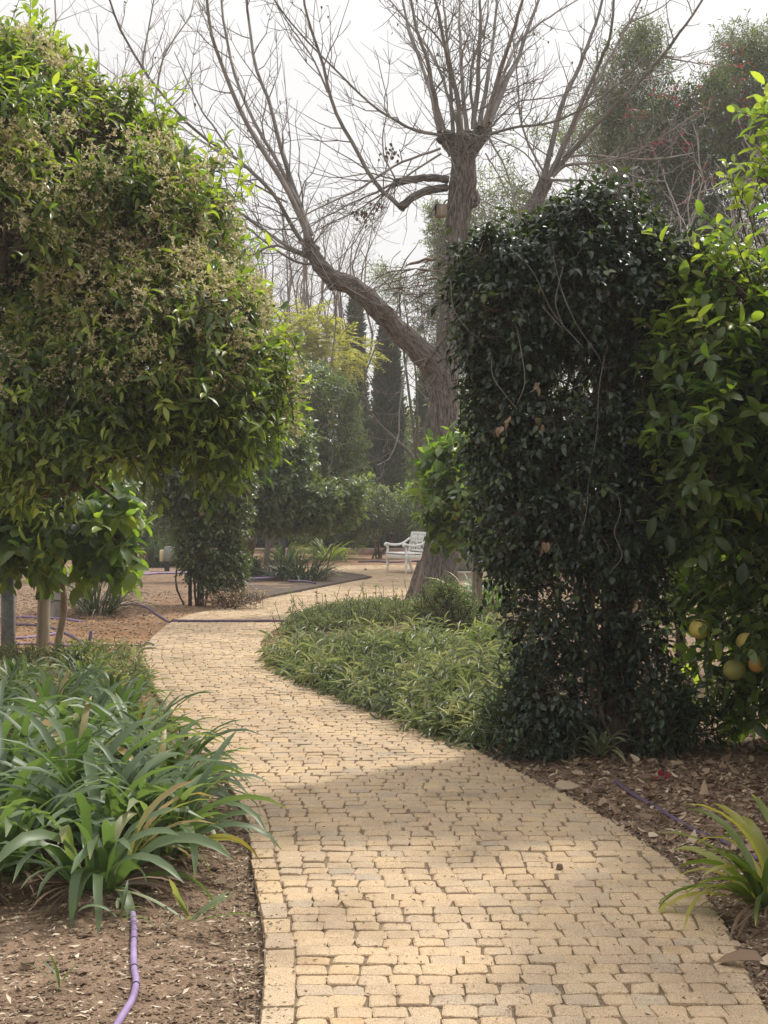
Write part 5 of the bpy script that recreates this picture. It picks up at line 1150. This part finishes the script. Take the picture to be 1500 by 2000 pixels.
g = Geo(); box(g, b + [0, 0, .30], (.13, .10, .7), .1, 0, .01); g.build('post', M['darkmetal'], ub)
g = Geo(); box(g, b + [.10, -.07, .47], (.30, .16, .38), .1, 0, .02); g.build('cabinet', M['boxgrey'], ub)
g = Geo(); box(g, b + [.10, -.156, .47], (.25, .012, .33), .1, 0, .003); g.build('door', M['boxgrey'], ub)
g = Geo(); box(g, b + [-.14, .05, .42], (.10, .20, .30), .1, 0, .012); g.build('side_box', M['boxcream'], ub)
b = G(553, 1099); gp_ = thing('lamp_post', 'short dark grey square post among the orange tree trunks', 'lamp post', b)
g = Geo(); box(g, b + [0, 0, .56], (.13, .13, 1.14), .2, 0, .008); g.build('post', M['darkmetal'], gp_)
b = G(784, 1083); lp_ = thing('lamp_post', 'tall dark square garden lamp post behind the white bench', 'lamp post', b)
g = Geo(); box(g, b + [0, 0, .70], (.12, .12, 1.46), .2, 0, .008); g.build('post', M['darkmetal'], lp_)
g = Geo(); box(g, b + [.03, -.0, 1.52], (.26, .20, .12), .2, 0, .01); g.build('lamp_head', M['darkmetal'], lp_)
g = Geo(); box(g, b + [.10, -.08, 1.49], (.10, .06, .10), .2, 0, .01); g.build('lamp_glass', M['white'], lp_)
b = G(905, 1136); ur = thing('urn', 'dull grey-green clay urn behind the thick bare trunk', 'urn', b)
g = Geo(); lathe(g, [(.02, .24), (.17, .24), (.24, .30), (.30, .42), (.31, .55), (.26, .70), (.16, .80), (.13, .86), (.17, .90), (.15, .90), (.11, .86), (.11, .80)], b, 24); g.build('jar', M['urn'], ur)
g = Geo(); lathe(g, [(.02, .0), (.34, .0), (.36, .05), (.36, .18), (.40, .20), (.40, .24), (.02, .24)], b, 24); g.build('plinth', M['stone'], ur)
b = G(934, 1238)
g = Geo(); limb(g, [P(934, 1215, 18.4) * [1, 1, 0], P(934, 1150, 18.4), P(936, 1085, 18.4)], [.055, .052, .05], 14, 10, wob=.04, cap=True)
tag(g.build('timber_stake', M['wood']), 'grey timber stake under the small pomelo with green fruit', 'stake')

# ------------------------------------------------------------------ irrigation pipes lying on the soil
def hose(label, pl, r, mat, name='irrigation_pipe', lift=.0, pts=None, cat='pipe'):
    c = catmull([G(*q_) for q_ in pl] if pts is None else pts, 60)
    c[:, 2] = np.maximum(c[:, 2], 0) + ground_z(c[:, 0], c[:, 1]) + r * .9 + lift
    g = Geo(); tubes(g, c, np.full(60, r), 9, 0, .5, cap=True)
    o = g.build(name, mat); tag(o, label, cat, 'irrigation pipes on the soil'); return o, c
h1, c1 = hose('thick purple pipe running out of the frame across the bare soil below the clumps', [(258, 1800), (262, 1840), (261, 1880), (262, 1920), (266, 1945), (258, 1975), (240, 2005), (215, 2050)], .0115, M['hose'])
for k in (14, 25, 35): 
    g = Geo(); t = unit(c1[k + 1] - c1[k]); s0 = np.array([c1[k] - t * .004, c1[k] + t * .004]); tubes(g, s0, np.array([.0128, .0128]), 9, 0, .5, cap=True); ring = g.build('tie', M['black']); ring.parent = h1
hose('dark purple pipe curving through leaf litter beside the paving', [(1203, 1540), (1230, 1560), (1280, 1590), (1320, 1615), (1360, 1640), (1400, 1657), (1440, 1675), (1480, 1700)], .011, M['darkhose'])
hose('purple pipe crossing the paving before the bend', [(235, 1189), (262, 1188), (290, 1193), (312, 1206), (335, 1217), (370, 1219), (430, 1219), (500, 1219), (570, 1219), (620, 1217)], .018, M['darkhose'])
hose('olive hose ending in a hook-shaped bend by the edge of the paving', [(170, 1263), (215, 1262), (262, 1261), (290, 1262), (303, 1267), (300, 1272), (285, 1273), (264, 1274)], .014, M['olivehose'], 'garden_hose')
hose('purple pipe slanting between the two posts towards the weeds', [(30, 1229), (70, 1232), (110, 1236), (135, 1247), (165, 1259), (190, 1266)], .016, M['darkhose'])
hose('short purple pipe lying beside the timber stake', [(24, 1254), (60, 1252), (95, 1248), (118, 1243)], .016, M['hose'])
hose('purple pipe passing under the grassy tussock', [(20, 1210), (70, 1212), (105, 1213), (130, 1216), (160, 1220)], .016, M['hose'])
hose('faded pipe lying closest to the weeds', [(28, 1264), (70, 1263), (110, 1263), (145, 1268)], .014, M['hose'])
b = G(160, 1295); g = Geo(); limb(g, [b, b + [.05, 0, .12], b + [.10, 0, .33]], [.018] * 3, 8, 8, cap=True); tag(g.build('irrigation_riser', M['hose']), 'purple pipe end sticking up out of the weeds', 'pipe')
hose('thin purple pipe along the shaded edge of the planting bed', [(470, 1135), (520, 1139), (575, 1141)], .025, M['darkhose'], lift=.05)
hose('pipe lying in front of the thin one in the planting bed', [(440, 1141), (480, 1142), (535, 1140)], .025, M['hose'], lift=.05)
hose('pale pipe in the planting bed next to the tussock', [(562, 1147), (590, 1147), (618, 1147)], .022, M['darkhose'], lift=.05)
hose('far purple pipe behind the staked pomelo', [(210, 1128), (270, 1126), (320, 1122), (380, 1120)], .028, M['hose'])
hose('dark pipe along the far bed behind the bench legs', [(700, 1100), (760, 1101), (830, 1100), (900, 1102)], .03, M['darkhose'])
# edging of the far bed
g = Geo(); box(g, (-2.0, 51.8, .10), (24, .12, .30), 0, 0, .02); tag(g.build('low_kerb', noise_mat('pinkish_kerb', [(.3, (.30, .19, .15)), (.7, (.42, .29, .24))], 3, 4, .9, .1)), 'low pinkish kerb along the back of the far bed', 'kerb')

# ------------------------------------------------------------------ litter: dead leaves, chips and crumbs of soil
def scatter(n, sampler): 
    q = sampler(n); return q[~inside(PATH, q[:, 0], q[:, 1])]
def litter(name, q, L, W, mat, tint, zoff=.006, tilt=.35, tpl='long', sunk=0):
    n = len(q); z = ground_z(q[:, 0], q[:, 1]) + zoff * rng.uniform(.3, 1.6, n)
    a = rng.uniform(0, 6.28, n); d = np.column_stack([np.cos(a), np.sin(a), rng.normal(0, tilt * .5, n)])
    g = Geo(); leaves(g, np.column_stack([q, z]), d, np.column_stack([rng.normal(0, tilt, (n, 2)), np.ones(n) * rng.choice([-1, 1], n)]), L * rng.uniform(.45, 1.25, n), W * rng.uniform(.5, 1.2, n), tpl, 0, tint(n))
    return tag(g.build(name, mat), kind='stuff')
def near(n): y = 3.8 + 10.5 * rng.random(n) ** 1.6; return np.column_stack([rng.uniform(-.36, .36, n) * y * 1.0, y])
qr = scatter(70000, near); rt_side = qr[:, 0] > .2
lit = qr[rt_side & (noise_fn(3.0, 5)(np.column_stack([qr, 0 * qr[:, 0]])) > -.75)]
shade = np.clip(1.3 - np.hypot((lit[:, 0] - 2.0) / 1.6, (lit[:, 1] - 8.7) / 2.4), 0, 1)
lit = lit[rng.random(len(lit)) < .25 + .75 * shade]
litter('leaf_litter', lit[:-700][:11000], .046, .020, M['dry'], lambda n: np.clip(rng.normal(.5, .25, n), 0, 1), .012, .5)
litter('curled_litter', lit[-450:], .10, .048, M['dry'], lambda n: np.clip(rng.normal(.55, .22, n), 0, 1), .02, .55, 'ovate')
litter('wood_chips', scatter(30000, near), .022, .008, M['chip'], lambda n: rng.random(n) ** 1.7, .005, .35, 'lo')
litter('pale_chips', scatter(5200, near), .042, .012, M['chip'], lambda n: .35 + .65 * rng.random(n), .006, .4, 'lo')
def farbed(n): y = rng.uniform(13, 27, n); return np.column_stack([rng.uniform(-.28, -.05, n) * y, y])
litter('bed_chips', scatter(14000, farbed), .05, .022, M['chip'], lambda n: rng.random(n) ** 1.3 * .8, .006, .4, 'lo')
def midbed(n): y = rng.uniform(13, 24, n); return np.column_stack([rng.uniform(.05, .12, n) * y, y])
litter('mulch_leaves', scatter(2600, midbed), .09, .04, M['dry'], lambda n: np.clip(rng.normal(.6, .25, n), 0, 1), .012, .5, 'lo')
def verge(n):
    e = np.vstack([LE[LE[:, 1] < 16], RE[RE[:, 1] < 16]]); i_ = rng.integers(0, len(e), n); return e[i_] + rng.normal(0, .10, (n, 2))
litter('verge_litter', scatter(12000, verge), .030, .012, M['chip'], lambda n: rng.random(n) ** 1.8, .008, .45, 'lo')
def clods(name, q, r):
    n = len(q); z = ground_z(q[:, 0], q[:, 1]); g = Geo(); rr = r * rng.uniform(.4, 1.3, n) ** 1.5
    O = np.array([(1, 0, 0), (0, 1, 0), (-1, 0, 0), (0, -1, 0), (0, 0, 1), (0, 0, -1), (.7, .7, .5), (-.7, .7, .5), (-.7, -.7, .5), (.7, -.7, .5)], float)
    F = np.array([(4, 6, 7), (4, 7, 8), (4, 8, 9), (4, 9, 6), (0, 1, 6), (1, 2, 7), (2, 3, 8), (3, 0, 9), (6, 1, 7), (7, 2, 8), (8, 3, 9), (9, 0, 6), (1, 0, 5), (2, 1, 5), (3, 2, 5), (0, 3, 5)])
    V = np.column_stack([q, z + rr * .2])[:, None] + O[None] * rng.uniform(.55, 1.3, (n, 10, 1)) * rr[:, None, None] * [1, 1, .7]
    g.add(V.reshape(-1, 3), (F[None] + (np.arange(n) * 10)[:, None, None]).reshape(-1, 3), None, 0, np.repeat(rng.uniform(.3, .9, n), 10))
    return tag(g.build(name, M['clod'], smooth=False), kind='stuff')
clods('soil_crumbs', scatter(16000, near), .008)
clods('soil_clods', scatter(1300, near), .017)
# earth and bits spilling over the edge of the paving
e = np.vstack([LE[LE[:, 1] < 16], RE[RE[:, 1] < 16]]); q = e[rng.integers(0, len(e), 2600)] + rng.normal(0, .04, (2600, 2)); q = q[inside(PATH, q[:, 0], q[:, 1])]
litter('edge_crumbs', q, .016, .010, M['chip'], lambda n: .15 + rng.random(n) ** 1.3 * .6, .004, .5, 'lo')
# crumbs lying on the paving
q = near(2600); q = q[inside(PATH, q[:, 0], q[:, 1])]; litter('paving_debris', q[:700], .020, .008, M['dry'], lambda n: rng.random(n) * .5, .006, .4, 'lo')
# single leaves and stones one can pick out
def big_leaf(label, p, L, W, az, tint, arch=.25):
    p = np.asarray(p, float); g = Geo(); d = np.array([[math.cos(az), math.sin(az), .12]])
    V0, T0 = TPL['ovate']; leaves(g, p[None], d, np.array([[.2, -.3, 1.0]]), L, W, 'ovate', 0, tint); tag(g.build('fallen_leaf', M['dry']), label, 'leaf')
big_leaf('big curled brown leaf under the yellow-edged plant', gz(G(1505, 1908)) + [0, 0, .05], .20, .075, 2.9, .45)
big_leaf('brown leaf leaning on the kerb of the path below the clumps', gz(G(500, 1790)) + [0, 0, .02], .11, .055, .7, .75)
big_leaf('pale dry leaf on the soil under the kerb-side clump', gz(G(445, 1735)) + [0, 0, .02], .10, .05, 2.5, .9)
big_leaf('broad pinkish dry leaf on the litter below the vine', gz(G(1080, 1548)) + [0, 0, .03], .17, .10, .3, .85)
g = Geo(); q = np.repeat(gz(G(1300, 1543))[None] + [0, 0, .02], 5, 0) + rng.normal(0, .012, (5, 3)); leaves(g, q, rng.normal(size=(5, 3)) + [0, 0, .4], rng.normal(size=(5, 3)), .05, .035, 'ovate', 0, .6); tag(g.build('fallen_flower', M['bract']), 'crimson fallen flower lying on the leaf litter', 'flower')
g = Geo(); sphere_c = gz(G(54, 1918)) + [0, 0, .015]; th = np.linspace(0, np.pi, 7); lathe(g, np.stack([np.sin(th) * .026 * rng.uniform(.7, 1.2, 7) + 1e-4, -np.cos(th) * .022], -1), sphere_c, 7); tag(g.build('clod', M['clod'], smooth=False), 'small dark clod on the bare soil in the lower corner', 'clod')
for q_, lb in [((1093, 1712), 'dark crumb lying between two setts in the sunlit paving'), ((618, 1190), 'dark seed pod lying on the paving beyond the crossing pipe'), ((617, 1213), 'dark pod lying beside the crossing pipe'), ((714, 1116), 'dark pod on the far paving near the bench')]:
    g = Geo(); c0 = G(*q_) + [0, 0, PT + .012]; s_ = .5 + c0[1] / 22; lathe(g, np.stack([np.sin(th) * .022 * s_ * rng.uniform(.8, 1.2, 7) + 1e-4, -np.cos(th) * .018 * s_], -1), c0, 7); tag(g.build('seed_pod', M['clod'], smooth=False), lb, 'seed pod')

# ------------------------------------------------------------------ dusty air
def haze():
    m, nt, out = new_mat('dusty_air')
    pv = nt.nodes.new('ShaderNodeVolumePrincipled'); pv.inputs['Color'].default_value = (.97, .95, .92, 1)
    pv.inputs['Density'].default_value = .0013; pv.inputs['Anisotropy'].default_value = .2
    nt.links.new(pv.outputs[0], out.inputs['Volume'])
    g = Geo(); box(g, (0, 70, 9.0), (330, 270, 20.0), 0)
    tag(g.build('haze', m, smooth=False), kind='stuff')
haze()
